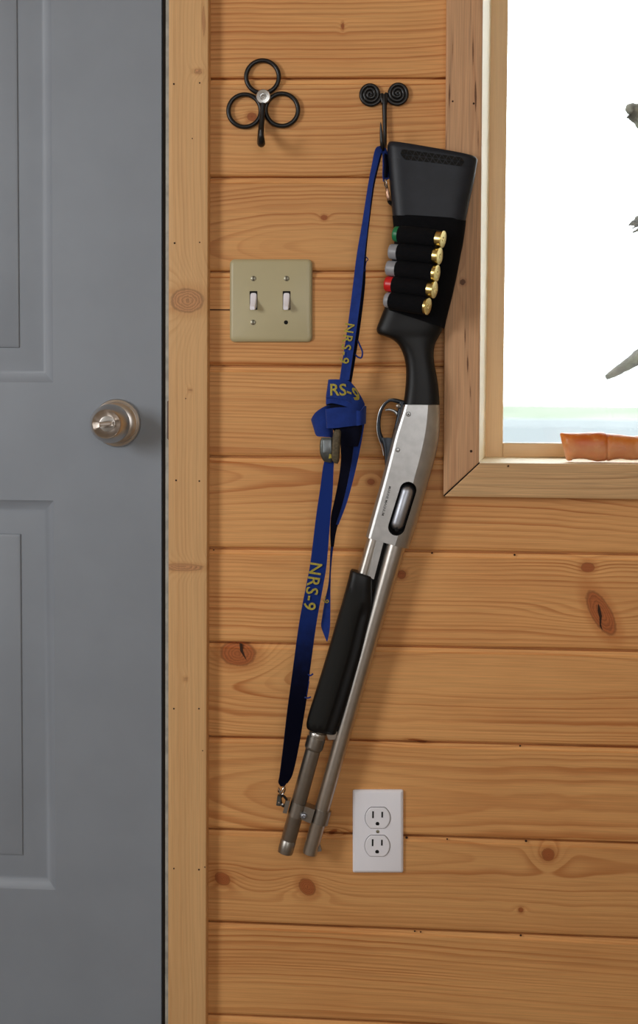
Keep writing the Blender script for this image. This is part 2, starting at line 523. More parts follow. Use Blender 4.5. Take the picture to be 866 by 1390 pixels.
def wood_board(name, quad, yf, yb, mat, along='v', mode='straight', seed=1, knots=(), tone=1.0, parent=None, res=4.0, bev=1.0, extra=None, **props):
    """quad TL,TR,BR,BL in photo px measured on the front plane yf"""
    TL, TR, BR, BL = [px(a, b, yf) for a, b in quad]
    W = ((TR - TL).length + (BR - BL).length) / 2; H = ((BL - TL).length + (BR - TR).length) / 2
    def prof(Ln):
        n = max(2, int(Ln * 1000 / res)); e = bev / 1000 / Ln
        fs = [0, 0, e * 0.3, e] + list(np.linspace(e, 1 - e, n)[1:-1]) + [1 - e, 1 - e * 0.3, 1, 1]
        b = bev / 1000
        ys = [yb, yf + b, yf + b * 0.3, yf] + [yf] * (n - 2) + [yf, yf + b * 0.3, yf + b, yb]
        return np.array(fs), np.array(ys)
    fu, yu = prof(W); fv, yv = prof(H)
    FU, FV = np.meshgrid(fu, fv); Y = np.maximum(yu[None, :], yv[:, None])
    q = [np.array((p.x, p.z)) for p in (TL, TR, BR, BL)]
    X = (1 - FU) * (1 - FV) * q[0][0] + FU * (1 - FV) * q[1][0] + FU * FV * q[2][0] + (1 - FU) * FV * q[3][0]
    Z = (1 - FU) * (1 - FV) * q[0][1] + FU * (1 - FV) * q[1][1] + FU * FV * q[2][1] + (1 - FU) * FV * q[3][1]
    nr, nc = X.shape
    V = np.stack([X, Y, Z], -1).reshape(-1, 3)
    idx = np.arange(nr * nc).reshape(nr, nc)
    Fs = np.stack([idx[:-1, :-1], idx[1:, :-1], idx[1:, 1:], idx[:-1, 1:]], -1).reshape(-1, 4).tolist()
    # back
    Fs.append([int(idx[0, 0]), int(idx[0, -1]), int(idx[-1, -1]), int(idx[-1, 0])])
    me = bpy.data.meshes.new(name); me.from_pydata(V.tolist(), [], Fs)
    if along == 'v': s, t = -Z * 1000, X * 1000
    else: s, t = X * 1000, -Z * 1000
    t0 = t.mean(); kk = []
    for (u, v, a, b, an, wp) in knots:
        p = px(u, v, yf)
        kk.append((-p.z * 1000, p.x * 1000 - t0, a, b, an, wp) if along == 'v' else (p.x * 1000, -p.z * 1000 - t0, a, b, an, wp))
    t = t - t0
    ring, kd = grain(s, t, seed, mode, kk)
    add_attrs(me, ring, kd, np.full(s.shape, tone), np.stack([s / 1000, t / 1000, np.full(s.shape, seed * 3.7)], -1))
    if extra:
        n0 = len(me.vertices)
        bm = bmesh.new(); bm.from_mesh(me)
        m2 = bpy.data.meshes.new('x'); m2.from_pydata([tuple(v) for v in extra[0]], [], extra[1])
        nf = len(bm.faces); bm.from_mesh(m2); bm.faces.ensure_lookup_table()
        for f in bm.faces[nf:]: f.material_index = 1
        bm.to_mesh(me); bm.free(); bpy.data.meshes.remove(m2)
    finish(me, 50)
    me.materials.append(mat); me.materials.append(M['nail'])
    c = sum((v.co for v in me.vertices), Vector()) / len(me.vertices)
    me.transform(Matrix.Translation(-c))
    o = bpy.data.objects.new(name, me); COL.objects.link(o)
    if parent is not None: o.parent = parent; o.location = c - world_loc(parent)
    else: o.location = c
    for k, v in props.items(): o[k] = v
    return o

# ------------------------------------------------------------------ the boarded wall
XL, XR, ZT = -1.75, 2.05, 2.45
XE = px(285, 700).x; XF = px(866, 700).x
gl = [(-28, -31), (107, 105.5), (241, 241), (369, 368.5), (497, 500), (620, 626), (744.5, 753), (872, 884.5), (1000.5, 1015), (1126, 1145.5), (1252, 1275), (1378, 1404)]
G = [(px(285, a).z, px(866, b).z) for a, b in gl]
while G[0][0] < ZT: G.insert(0, (G[0][0] + 0.132, G[0][1] + 0.132))
nabove = len(G) - len(gl)
while G[-1][0] > 0: G.append((G[-1][0] - 0.126, G[-1][1] - 0.127))
DX0, DX1 = -0.64, px(226, 600).x       # door opening
DZT = 2.055
WX0, WX1 = px(640, 400).x, 0.95        # window opening (behind the casing)
WZ0 = px(700, 640).z; WZ1 = 1.95
def build_wall():
    fx0, fx1 = px(270, 650).x, px(885, 650).x
    xs = list(np.arange(XL, fx0, 0.05)) + list(np.arange(fx0, fx1, 0.003)) + list(np.arange(fx1, XR, 0.04)) + [XR]
    xs = sorted(set([round(x, 5) for x in xs] + [round(a, 5) for a in (DX0, DX1, WX0, WX1)]))
    xs = np.array(xs)
    def zline(i): 
        a, b = G[i]; return a + (b - a) * (np.clip(xs, XE - .05, XF + .15) - XE) / (XF - XE)
    # knots in photo pixels: u,v,ru,rv,angle,warp,board index
    KN = [(323, 887, 24, 17, 4, 7), (302, 1193, 11, 8.5, 25, 3), (417, 1204, 13, 10, 48, 3.5), (744, 1160, 8.5, 8.5, 0, 3), (707, 1235, 3.6, 3.6, 0, 1),
          (816, 832, 33, 13, 60, 3), (798, 770, 9, 6.5, 0, 1.5), (545, 780, 6, 6, 0, 2), (503.5, 654, 5, 4, 0, 1.5), (440, 295, 4.5, 3.5, 0, 1),
          (342, 158, 6.5, 5.5, 0, 1.5), (567, 1006, 13, 2.5, 8, 1), (452, 1130, 6, 3, -30, 2), (465, 35, 2, 5, 0, .5), (533, 1075, 2, 1.5, 0, 0)]
    modes = {0: 'straight', 1: 'straight', 2: 'straight', 3: 'mid', 4: 'straight', 5: 'straight', 6: 'mid', 7: 'straight', 8: 'mid', 9: 'flat', 10: 'mid', 11: 'straight'}
    tones = {0: .97, 1: 1.0, 2: .98, 3: .96, 4: 1.0, 5: 1.0, 6: 1.04, 7: 1.07, 8: 1.03, 9: 1.0, 10: .93, 11: .97}
    V, Fs, RG, KD, TN, GU = [], [], [], [], [], []
    base = 0
    for bi in range(len(G) - 1):
        zt, zb = zline(bi), zline(bi + 1)
        k = bi - nabove                     # -1.. photo numbering: board k lies between gl[k] and gl[k+1]
        vis = -1 <= k <= 10
        hm = float(np.mean(zt - zb))
        tp = [(0, .0095), (.0010, .0095), (.0014, .0030), (.0022, .0024), (.0066, .0020), (.0082, 0.0)]
        bt = [(hm - .0060, 0), (hm - .0035, .0008), (hm - .0018, .0024), (hm - .0010, .0095), (hm, .0095)]
        inner = [(d, 0) for d in np.arange(.0105 if vis else .03, hm - .008, .0027 if vis else .03)]
        pr = tp + inner + bt
        d = np.array([p[0] for p in pr]) / hm; y = np.array([p[1] for p in pr])
        Z = zt[None, :] + (zb - zt)[None, :] * d[:, None]
        X = np.repeat(xs[None, :], len(d), 0); Y = np.repeat(y[:, None], len(xs), 1)
        nr, nc = X.shape
        s = X * 1000; t = (d[:, None] - .5) * hm * 1000 * np.ones_like(X)
        kk = []
        for (u, v, a, b, an, wp) in KN:
            p = px(u, v); 
            j = int(np.argmin(abs(xs - p.x)))
            if zb[j] - .004 < p.z < zt[j] + .004:
                kk.append((p.x * 1000, ((zt[j] - p.z) / hm - .5) * hm * 1000, a, b, an, wp))
        ring, kd = grain(s, t, 21 + bi * 13, modes.get(k + 1, 'mid'), kk)
        # crack through the large knots
        V.append(np.stack([X, Y, Z], -1).reshape(-1, 3)); RG.append(ring.ravel()); KD.append(kd.ravel())
        TN.append((tones.get(k + 1, 1.0) * np.where((d * hm < .0068) & (d * hm > .0013), 1.13, 1.0)[:, None] * np.ones((nr, nc))).ravel()); GU.append(np.stack([s / 1000, t / 1000, np.full(s.shape, bi * 5.3)], -1).reshape(-1, 3))  # groove lips toned lighter: the light they catch is put into the colour
        idx = np.arange(nr * nc).reshape(nr, nc) + base
        xc = (xs[:-1] + xs[1:]) / 2
        zc = (Z[:-1, :-1] + Z[1:, 1:]) / 2
        keep = np.ones(zc.shape, bool)
        keep &= ~((xc[None, :] > DX0) & (xc[None, :] < DX1) & (zc < DZT))
        keep &= ~((xc[None, :] > WX0) & (xc[None, :] < WX1) & (zc > WZ0) & (zc < WZ1))
        q = np.stack([idx[:-1, :-1], idx[1:, :-1], idx[1:, 1:], idx[:-1, 1:]], -1)[keep]
        Fs += q.tolist(); base += nr * nc
    V = np.concatenate(V)
    me = bpy.data.meshes.new('wall_back'); me.from_pydata(V.tolist(), [], Fs)
    add_attrs(me, np.concatenate(RG), np.concatenate(KD), np.concatenate(TN), np.concatenate(GU))
    for p in me.polygons: p.use_smooth = False
    me.materials.append(M['wall']); me.materials.append(M['nail']); me.materials.append(M['inner'])
    bm = bmesh.new(); bm.from_mesh(me)
    nv = len(bm.verts)
    # nail pits, short plank joint, knot checks
    nl = [(586.4, 750.6, 1.3), (698.5, 753.2, 1.5), (706, 1012.4, 1.3), (714, 1141.5, 1.7), (607, 1139, 1.2), (706.8, 1269.7, 1.6), (563, 1264, 1.2), (571, 1265, 1.2), (545, 1081, 1.1), (552, 1137, 1.8), (290, 746.5, 1.0), (436, 1012, 1)]
    crack = poly([(284, 419.6), (313, 419.9), (313, 421.4), (284, 421.2)], -0.0003, 0.0001)
    c2 = poly([(325, 873), (329, 874), (330, 884), (335, 897), (330, 890), (326, 884)], -0.0003, 0.0001)
    c3 = poly([(812, 819), (815, 826), (817, 836), (816, 848), (818, 856), (814, 850), (813.5, 838), (811, 829)], -0.0003, 0.0001)
    ex = join(discs(nl, -0.0002), crack, c2, c3)
    m2 = bpy.data.meshes.new('x'); m2.from_pydata(ex[0], [], ex[1]); nf = len(bm.faces); bm.from_mesh(m2); bm.faces.ensure_lookup_table()
    for f in bm.faces[nf:]: f.material_index = 1
    # the wall's body behind the boards (keeps daylight out)
    bx = join(box(DX1, WX0, .010, .16, 0, ZT), box(XL, DX0, .010, .16, 0, ZT), box(DX0, DX1, .010, .16, DZT, ZT), box(WX1, XR, .010, .16, 0, ZT),
              box(WX0, WX1, .010, .16, 0, WZ0), box(WX0, WX1, .010, .16, WZ1, ZT))
    m3 = bpy.data.meshes.new('y'); m3.from_pydata(bx[0], [], bx[1]); nf = len(bm.faces); bm.from_mesh(m3); bm.faces.ensure_lookup_table()
    for f in bm.faces[nf:]: f.material_index = 2
    bm.to_mesh(me); bm.free()
    o = bpy.data.objects.new('wall_back', me); COL.objects.link(o); o['kind'] = 'structure'
build_wall()

def struct(name, geo, mat, parent=None):
    o = obj(name, geo, mat, parent)
    if parent is None: o['kind'] = 'structure'
    return o
YB = -3.3
struct('floor', box(XL - .15, XR + .15, YB - .15, .16, -.12, 0), M['floor'])
struct('ceiling', box(XL - .15, XR + .15, YB - .15, .16, ZT, ZT + .12), M['inner'])
struct('wall_left', box(XL - .15, XL, YB - .15, .16, 0, ZT), M['inner'])
struct('wall_right', box(XR, XR + .15, YB - .15, .16, 0, ZT), M['inner'])
struct('wall_front', box(XL, XR, YB - .15, YB, 0, ZT), M['inner'])

# ------------------------------------------------------------------ door
YD = 0.012
def door():
    xr = px(219, 650, YD).x; xl = xr - 0.813; z0 = 0.012; z1 = 2.045
    zpx = lambda v: px(40, v, YD).z
    xo = px(73, 700, YD).x                                  # outer right edge of the right-hand panels
    pw = xo - (xl + (xr - xo))                               # both panel columns between equal stiles
    mull = 0.115; wpan = (pw - mull) / 2
    cols = [(xo - wpan, xo), (xl + (xr - xo), xl + (xr - xo) + wpan)]
    rows = [(zpx(1207), zpx(679)), (zpx(519), zpx(519) + 0.62), (zpx(519) + 0.75, zpx(519) + 0.75 + 0.18)]
    prof = [(0, 0), (.0015, .0012), (.004, .0022), (.0125, .0080), (.0145, .0086), (.017, .0084), (.034, .0052), (.0475, .0040), (.0485, .0020), (.052, .0006)]
    xs = sorted({xl, xr, *[c for p in cols for c in p]}); zs = sorted({z0, z1, *[c for p in rows for c in p]})
    gs = []
    for i in range(len(xs) - 1):
        for j in range(len(zs) - 1):
            a, b, c, d = xs[i], xs[i + 1], zs[j], zs[j + 1]
            hit = any(abs(a - p[0]) < 1e-6 for p in cols) and any(abs(c - p[0]) < 1e-6 for p in rows)
            if not hit:
                gs.append(([(a, YD, c), (b, YD, c), (b, YD, d), (a, YD, d)], [[0, 1, 2, 3]]))
            else:
                rs = [[(a + e, YD + y, c + e), (b - e, YD + y, c + e), (b - e, YD + y, d - e), (a + e, YD + y, d - e)] for e, y in prof]
                V, Fs = rings(rs, False); Fs.append([len(V) - 4, len(V) - 3, len(V) - 2, len(V) - 1]); gs.append((V, Fs))
    # edges and back
    gs.append(([(xl, YD, z0), (xr, YD, z0), (xr, YD, z1), (xl, YD, z1), (xl, YD + .044, z0), (xr, YD + .044, z0), (xr, YD + .044, z1), (xl, YD + .044, z1)],
               [[0, 4, 5, 1], [1, 5, 6, 2], [2, 6, 7, 3], [3, 7, 4, 0], [4, 7, 6, 5]]))
    g = join(*gs)
    me = bpy.data.meshes.new('door_1'); me.from_pydata(g[0], [], g[1])
    bm = bmesh.new(); bm.from_mesh(me); bmesh.ops.remove_doubles(bm, verts=bm.verts, dist=1e-5); bm.to_mesh(me); bm.free()
    finish(me, 30); me.materials.append(M['door'])
    c = Vector(((xl + xr) / 2, YD, z0)); me.transform(Matrix.Translation(-c))
    o = bpy.data.objects.new('door_1', me); COL.objects.link(o); o.location = c; o['kind'] = 'structure'
    # knob
    K = px(159.5, 574, YD); K = Vector((K.x, YD, K.z)); ax = (0, -1, 0)
    kb = obj('door_knob', lathe(K, ax, [(.0135, .008), (.0135, .024), (.017, .029), (.0235, .034), (.0262, .041), (.0262, .047), (.0248, .055), (.0215, .063), (.0200, .0665), (.0190, .0675), (.0180, .0668), (.0155, .0635), (.0105, .0610), (.0100, .0612)], 56), M['nickel'], o, 30)
    obj('rose', lathe(K, ax, [(.0330, 0), (.0330, .004), (.0318, .0062), (.0290, .0075), (.0282, .0068), (.0262, .0085), (.0235, .0105), (.018, .0115), (.0135, .0118)], 56), M['nickel'], kb, 30)
    hp = px(176.5, 572, YD - .009)
    obj('screw_hole', lathe(Vector((hp.x, YD - .0085, hp.z)), ax, [(.0035, -.004), (.0035, .0012), (.003, .0014)], 16), M['dark'], kb)
    obj('turn_recess', lathe(K, ax, [(.0102, .055), (.0102, .0614), (.0092, .0616)], 30), M['tube'], kb)
    # thumb turn: a flat bar with chamfers
    C = K + Vector((0, -.061, 0))
    rs = []
    for (w, h, d) in ((.0095, .0042, 0), (.0095, .0040, .006), (.0085, .0028, .0095), (.0070, .0015, .0105)):
        rs.append([C + Vector((x * w * (1 if abs(z) < .9 else .82), -d, z * h + x * w * 0.08)) for x, z in superell(20, 5)])
    obj('thumb_turn', rings(rs), M['nickel'], kb, 30)
    # jamb, weather strip, strike
    j = wood_dummy = None
    return o
door1 = door()
jb = struct('trim_1', poly([(225.6, -700), (233, -700), (231.5, 1500), (224.2, 1500)], -0.0005, .12, yref=0.0), M['jambpaint'])
obj('weather_strip', poly([(221.0, -700), (226.2, -700), (225.2, 1500), (220.2, 1500)], .018, .11, yref=0.018), M['weather'], jb)
sp = rings([[px(u, v, -.0015) + Vector((0, y, 0)) for u, v, y in ((226.5, 545, 0.001), (229, 543.5, 0), (231.6, 549, 0), (232.6, 560, -.0008), (232.8, 571, -.001), (232.4, 583, -.0008), (231.4, 592, 0), (228.5, 597, 0), (226.5, 595, .001))],
            [px(u, v, -.0015) + Vector((0, .004, 0)) for u, v, y in ((226.5, 545, 0), (229, 543.5, 0), (231.6, 549, 0), (232.6, 560, 0), (232.8, 571, 0), (232.4, 583, 0), (231.4, 592, 0), (228.5, 597, 0), (226.5, 595, 0))]])
obj('strike_plate', sp, plain('strike_brown', S(92, 76, 66), .5, .3), jb)
# door casing board (right-hand) and its unseen mates
holes = discs([(236, 114, 1.3), (271, 112.5, 1.1), (237, 330, 1.3), (271, 329, 1.0), (239, 652, 1.3), (270.5, 653, 1.2), (236, 962, 1.2), (270, 962, 1.2), (236, 1179, 1.1), (270, 1180.5, 1.3), (261, 188, .8), (278, 1177, .9), (275, 1019, .8), (252, 541, .8)], -.0193)
YT = -.019
wood_board('trim_2', [(229.5, -640), (284.5, -640), (279.0, 1560), (228.0, 1560)], YT, .006, M['trim'], 'v', 'straight', 5,
           [(254, 408, 16, 22, 0, 5), (269, 97, 3.5, 6, 0, 2), (276.5, 28, 24, 2.2, 4, 0), (247, 770, 5, 30, 0, 2), (258, 530, 3, 3, 0, 1), (252, 922, 4, 3, 0, 1)], res=4.5, extra=holes, kind='structure')
xh = px(282, -640, YT)
def casing_world(name, x0, x1, z0, z1, along, seed, mat, **kw):
    # a casing board given in metres
    n = name
    me = None
    s = max((z1 - z0), (x1 - x0))
    V = []; 
    b = .001
    g = rings([[(x0, .006, z0), (x1, .006, z0), (x1, .006, z1), (x0, .006, z1)], [(x0, YT + b, z0), (x1, YT + b, z0), (x1, YT + b, z1), (x0, YT + b, z1)], [(x0 + b, YT, z0 + b), (x1 - b, YT, z0 + b), (x1 - b, YT, z1 - b), (x0 + b, YT, z1 - b)]])
    o = struct(n, g, mat)
    me = o.data; co = np.array([v.co[:] for v in me.vertices]); 
    ss, tt = (co[:, 2], co[:, 0]) if along == 'v' else (co[:, 0], co[:, 2])
    add_attrs(me, tt * 180 + 50, np.full(len(co), 9.0), np.ones(len(co)), np.stack([ss, tt, np.full(len(co), seed * 2.0)], -1))
    return o
casing_world('unseen_trim_3', DX0 - .055, xh.x, 2.05, 2.10, 'u', 3, M['trim'])
casing_world('unseen_trim_4', DX0 - .055, DX0 - .003, 0, 2.048, 'v', 4, M['trim'])

# ------------------------------------------------------------------ window
WIN = empty('window_1', (0.6, 0.0, px(700, 628, YT).z), kind='structure')
Zs = px(700, 628.2, YT).z
# depth of the sash: where the sill line at v=620.5 meets the sill plane
d = right * ((720 - 433.0) / F) + up * (-(620.6 - 650.0) / F) + fwd
YS = (CAM + d * ((Zs - CAM.z) / d.z)).y
YS = min(max(YS, .08), .20)
zf = Zs - 0.0005
ho = discs([(614.5, 137.5, 1.2), (643.0, 140.5, 1.4), (639.5, 612.5, 1.8)], YT - .0003)
vt = -560
wood_board('casing_board', [(606.5 + 3, vt), (655.8 + 4.6, vt), (650.0, 628.0), (601.9, 672.6)], YT, .004, M['casing'], 'v', 'mid', 8,
           [(634, 485, 66, 1.1, 6, 0), (645, 120, 90, 1.3, 4, 0), (610, 130, 70, 1.0, -3, 0), (628, 383, 4, 4, 0, 1)], parent=WIN, res=4, extra=ho, label='left upright board of the window casing with dark cracks')
wood_board('casing_board', [(651.2, 628.9), (1010, 632), (1058, 681.0), (603.2, 673.9)], YT, .004, M['casing_low'], 'u', 'mid', 12,
           [(690, 633, 1.6, 1.4, 0, 0)], parent=WIN, res=4, extra=discs([(690, 632.4, 1.1)], YT - .0003), label='lower board of the window casing with wavy grain')
# dark mitre gap and backing
obj('mitre_gap', poly([(601.5, 671.5), (649.2, 626.5), (652, 629.5), (604, 675)], YT + .001, .003, yref=YT), M['dark'], WIN)
xr_out = px(1010, 632, YT).x
ztop = px(650, vt, YT).z
casing = join(box(xr_out, xr_out + .048, YT, .004, Zs - .045, ztop + .05), box(px(610, vt, YT).x, xr_out, YT, .004, ztop, ztop + .048))
o = obj('casing_board', casing, M['casing'], WIN)
co = np.array([v.co[:] for v in o.data.vertices]); add_attrs(o.data, co[:, 2] * 150 + 60, np.full(len(co), 9.0), np.ones(len(co)), np.stack([co[:, 0], co[:, 2], co[:, 1]], -1))
# sill board
def attr_simple(o, k=160, tone=1.0, ax=0):
    co = np.array([v.co[:] for v in o.data.vertices]); n = len(co)
    add_attrs(o.data, (co[:, 1] + co[:, 2 if ax == 0 else 0]) * k + 60, np.full(n, 9.0), np.full(n, tone), np.stack([co[:, ax], co[:, 1] + co[:, 2 if ax == 0 else 0], np.zeros(n)], -1))
o = obj('window_sill', box(px(650.5, 620, 0).x, xr_out, YT + .0012, YS + .03, Zs - .022, Zs - .0004), M['jamb'], WIN); attr_simple(o)
# splayed left jamb
jp = []
for (v) in (628.4, -560):
    f = (628.4 - v) / 628.4
    a = px(650.3 + 5.3 * f * .98, v, YT + .0005); b = px(658.6 + 8.6 * f, v, YS)
    za = Zs if v > 0 else ztop
    jp.append([(a.x, YT + .0005, za), (b.x, YS, za), (b.x, YS + .05, za), (a.x - .004, YS + .05, za), (a.x - .004, YT + .004, za)])
o = obj('jamb', rings(jp), M['jamb'], WIN); attr_simple(o, ax=2)
o = obj('jamb', join(box(xr_out - .002, xr_out + .02, YT + .003, YS + .05, Zs, ztop), box(px(655, 0, 0).x, xr_out, YT + .003, YS + .05, ztop - .001, ztop + .02)), M['jamb'], WIN); attr_simple(o, ax=2)
# sash
wood_board('sash_stile', [(657.6 + 8.7 + 7, vt), (690 + 7, vt), (682.3, 620.8), (658.0, 620.8)], YS, YS + .035, M['sash'], 'v', 'straight', 3, parent=WIN, res=12, bev=1.5)
wood_board('sash_rail', [(682.4, 601.6), (1005, 603), (1005, 621.5), (682.4, 620.8)], YS + .0004, YS + .035, M['sash'], 'u', 'straight', 4, parent=WIN, res=12, bev=1.5)
xg0 = px(684, 600, YS).x; zg0 = px(700, 602, YS).z
o = obj('sash_rail', join(box(xr_out - .03, xr_out, YS, YS + .035, Zs, ztop), box(xg0, xr_out - .03, YS, YS + .035, ztop - .03, ztop)), M['sash'], WIN); attr_simple(o)
obj('glazing_bead', box(xg0, xr_out - .03, YS + .004, YS + .016, zg0 - .001, zg0 + .0012), plain('pale_bead', S(190, 205, 215), .4), WIN)
obj('glass_pane', box(xg0 - .004, xr_out - .026, YS + .017, YS + .021, zg0 - .004, ztop - .026), M['glass'], WIN)
# close the wall cavity round the frame
obj('frame_backing', join(box(px(640, 0).x - .01, xg0 - .006, YS + .036, YS + .06, Zs - .06, ztop + .06), box(xg0 - .006, xr_out + .05, YS + .036, YS + .06, Zs - .06, zg0 - .004),
                  box(xr_out - .026, xr_out + .06, YS + .036, YS + .06, Zs - .06, ztop + .06), box(xg0 - .006, xr_out, YS + .036, YS + .06, ztop - .026, ztop + .06)), M['inner'], WIN)

# ------------------------------------------------------------------ outdoors
def outside():
    g = rings([[(-60, .5, -.45), (60, .5, -.45), (60, 160, -.45), (-60, 160, -.45)], [(-60, .5, -.6), (60, .5, -.6), (60, 160, -.6), (-60, 160, -.6)]])
    o = struct('ground', g, M['grass'])
    yr = 2.5; zt = px(760, 568, yr).z
    bs = []; zz = zt
    while zz > -.44:
        bs.append(box(-1.2, 4.2, yr, yr + .03, max(zz - .085, -.45), zz - .0025)); zz -= .0875
    r = empty('deck_railing', (1.5, yr, -.45), label='pale grey boarded railing outside behind the window pane', category='railing')
    obj('board_panel', join(*bs), M['rail'], r)
    obj('post', box(-1.25, -1.15, yr + .03, yr + .12, -.45, zt - .002), M['rail'], r)
    obj('post', box(4.1, 4.2, yr + .03, yr + .12, -.45, zt - .002), M['rail'], r)
    # bushes in the meadow
    for i, (u, Y, w, h, lab) in enumerate(((722, 16, .75, .62, 'pale green bush in the meadow behind the railing, nearest the left of the pane'), (805, 24, 1.5, .42, 'low wide pale green bush in the meadow above the orange stone'))):
        rr = random.Random(i + 3); p = px(u, 560, Y); z0 = -.45
        bm = bmesh.new(); bmesh.ops.create_icosphere(bm, subdivisions=4, radius=1)
        for v in bm.verts:
            n = v.co.normalized(); k = 1 + .16 * math.sin(7 * n.x + i) * math.cos(6 * n.z + 2 * n.y) + rr.uniform(-.07, .07)
            v.co = Vector((n.x * w * k, n.y * w * k, (n.z * .5 + .48) * h * k))
        bmesh.ops.translate(bm, verts=bm.verts, vec=(p.x, Y, z0))
        o = obj('bush', bm, M['bush']); o['label'] = lab; o['category'] = 'bush'
outside()
def dead_tree():
    yb = .42
    base = px(960, 600, yb)
    r = empty('dead_tree', (base.x, yb, -.45), label='weathered grey dead tree whose bare branch stubs show outside at the right of the window', category='tree')
    def lump(pts, rads, seed, n=14, split=0):
        c = catmull([(*p, q) for p, q in zip(pts, rads)], 5); rr = random.Random(seed)
        P = [px(a[0], a[1], a[2]) for a in c]; rd = [max(a[3] / 1000 * rr.uniform(.94, 1.06), .0004) for a in c]
        V, Fs = tube(P, rd, n)
        V = [Vector(v) + Vector((rr.uniform(-1, 1), rr.uniform(-1, 1), rr.uniform(-1, 1))) * .0006 for v in V]
        return V, Fs
    obj('trunk', lump([(985, 1900, yb), (975, 1200, yb), (968, 700, yb), (975, 300, yb), (965, 0, yb), (975, -300, yb)], [60, 52, 46, 40, 34, 20], 1), M['branch'], r)
    # top stub: rounded broken end
    obj('branch', join(lump([(853, 154, yb), (856, 151, yb), (862, 153, yb), (874, 158, yb), (905, 178, yb), (968, 220, yb)], [5, 13, 15, 20, 26, 30], 2),
                       lump([(850, 160, yb), (857, 158, yb), (868, 164, yb)], [1, 5, 9], 8, 8), lump([(866, 140, yb), (868, 148, yb), (876, 160, yb)], [2, 9, 13], 9, 8)), M['branch'], r)
    # middle splintered stub
    obj('branch', join(lump([(853, 306, yb), (862, 302, yb), (880, 300, yb), (968, 320, yb)], [1.2, 6, 12, 24], 3),
                       lump([(857, 311, yb), (866, 306, yb), (880, 302, yb)], [.8, 3, 6], 4, 8), lump([(860, 315, yb - .01), (868, 311, yb), (884, 304, yb)], [2.2, 3, 5], 5, 8)), M['branch'], r)
    obj('branch', join(lump([(822, 513, yb), (829, 509, yb), (845, 499, yb), (866, 485, yb), (905, 455, yb), (968, 400, yb)], [3.5, 6.5, 9, 12, 17, 28], 6),
                       lump([(821, 509, yb), (828, 509, yb), (835, 506, yb)], [1, 3, 4.5], 7, 8)), M['branch'], r)
dead_tree()

# orange stone on the sill
def stone():
    yc = .028
    ks = [(764, 586, 619, 3), (766, 584.5, 622, 9), (770, 584.5, 622.6, 14), (782, 584.6, 619.6, 17), (796, 583.8, 620.6, 19), (810, 583.2, 623.2, 20), (819, 583.8, 622.6, 20), (822.5, 585.5, 621.5, 18.5),
          (826, 585.4, 622.3, 20), (840, 586.6, 619.6, 20), (855, 588.5, 621.5, 19), (861, 588.8, 621.0, 18), (872, 587.5, 620.8, 19), (890, 589, 622, 15), (899, 594, 620, 5)]
    sh = superell(32, 2.9); rr = []
    rd = random.Random(3)
    zb = Zs + .0006
    for (u, vt_, vb, t) in catmull(ks, 4):
        T = px(u, vt_, yc); B = px(u, vb, yc); 
        sinkfix = 0
        c = (T + B) / 2; h = (T - B) / 2
        ring = []
        for a, b in sh:
            k = 1 + rd.uniform(-.018, .018)
            ring.append(c + h * a * k + Vector((-.004 * a * (1 if u < 775 else 0), b * t / 1000 * k, 0)))
        rr.append(ring)
    V, Fs = rings(rr)
    V = [Vector(v) for v in V]; zmin = min(v.z for v in V)
    V = [Vector((v.x, v.y, v.z + (zb - zmin))) for v in V]
    o = obj('orange_stone', (V, Fs), M['stone'], angle=80, label='glossy orange brown stone block with a seam, lying on the window sill', category='stone')
stone()

# ------------------------------------------------------------------ iron hooks
def ring_hook():
    C = px(357.6, 131.6, -.006)
    r = empty('coat_hook', C, label='black iron coat hook of three rings with a silver washer, nothing hung on it', category='hook')
    y = -.0045
    for (u, v, rad) in ((356.3, 104.3, 22.2), (332.0, 150.3, 22.0), (382.6, 149.0, 22.0)):
        pts = [px(u + rad * math.cos(a), v + rad * math.sin(a) * (1.0), y) for a in np.linspace(0, 2 * PI, 49)[:-1]]
        obj('ring', tube(pts, .0030, 12, loop=True), M['iron'], r)
    obj('stem', tube(P3([(357.5, 128, -.009), (357, 145, -.010), (355, 165, -.009), (353.5, 180, -.010)], 5), .0032, 12), M['iron'], r)
    pts = [(357, 140, -.012), (356, 158, -.013), (354.5, 174, -.016), (354, 186, -.024), (354.3, 193, -.036), (354.8, 194, -.046), (354.6, 186, -.053), (354.2, 176, -.056)]
    c = catmull([(*p, q) for p, q in zip(pts, (3.2, 3.4, 3.8, 4.6, 5.4, 5.0, 4.0, 2.0))], 6)
    obj('hook_prong', tube([px(a[0], a[1], a[2]) for a in c], [a[3] / 1000 for a in c], 14), M['iron'], r)
    obj('washer', lathe(px(357.6, 131.6, -.010), (0, -1, 0), [(.0096, 0), (.0096, .0028), (.0088, .0036), (.0045, .0040), (.0042, .0030), (.0010, .0026)], 36), M['washer'], r)
    obj('screw', lathe(px(357.6, 131.6, -.0128), (0, -1, 0), [(.0040, 0), (.0036, .0014), (.0018, .0016), (.0016, .0004), (.0002, .0003)], 20), M['tube'], r)
ring_hook()

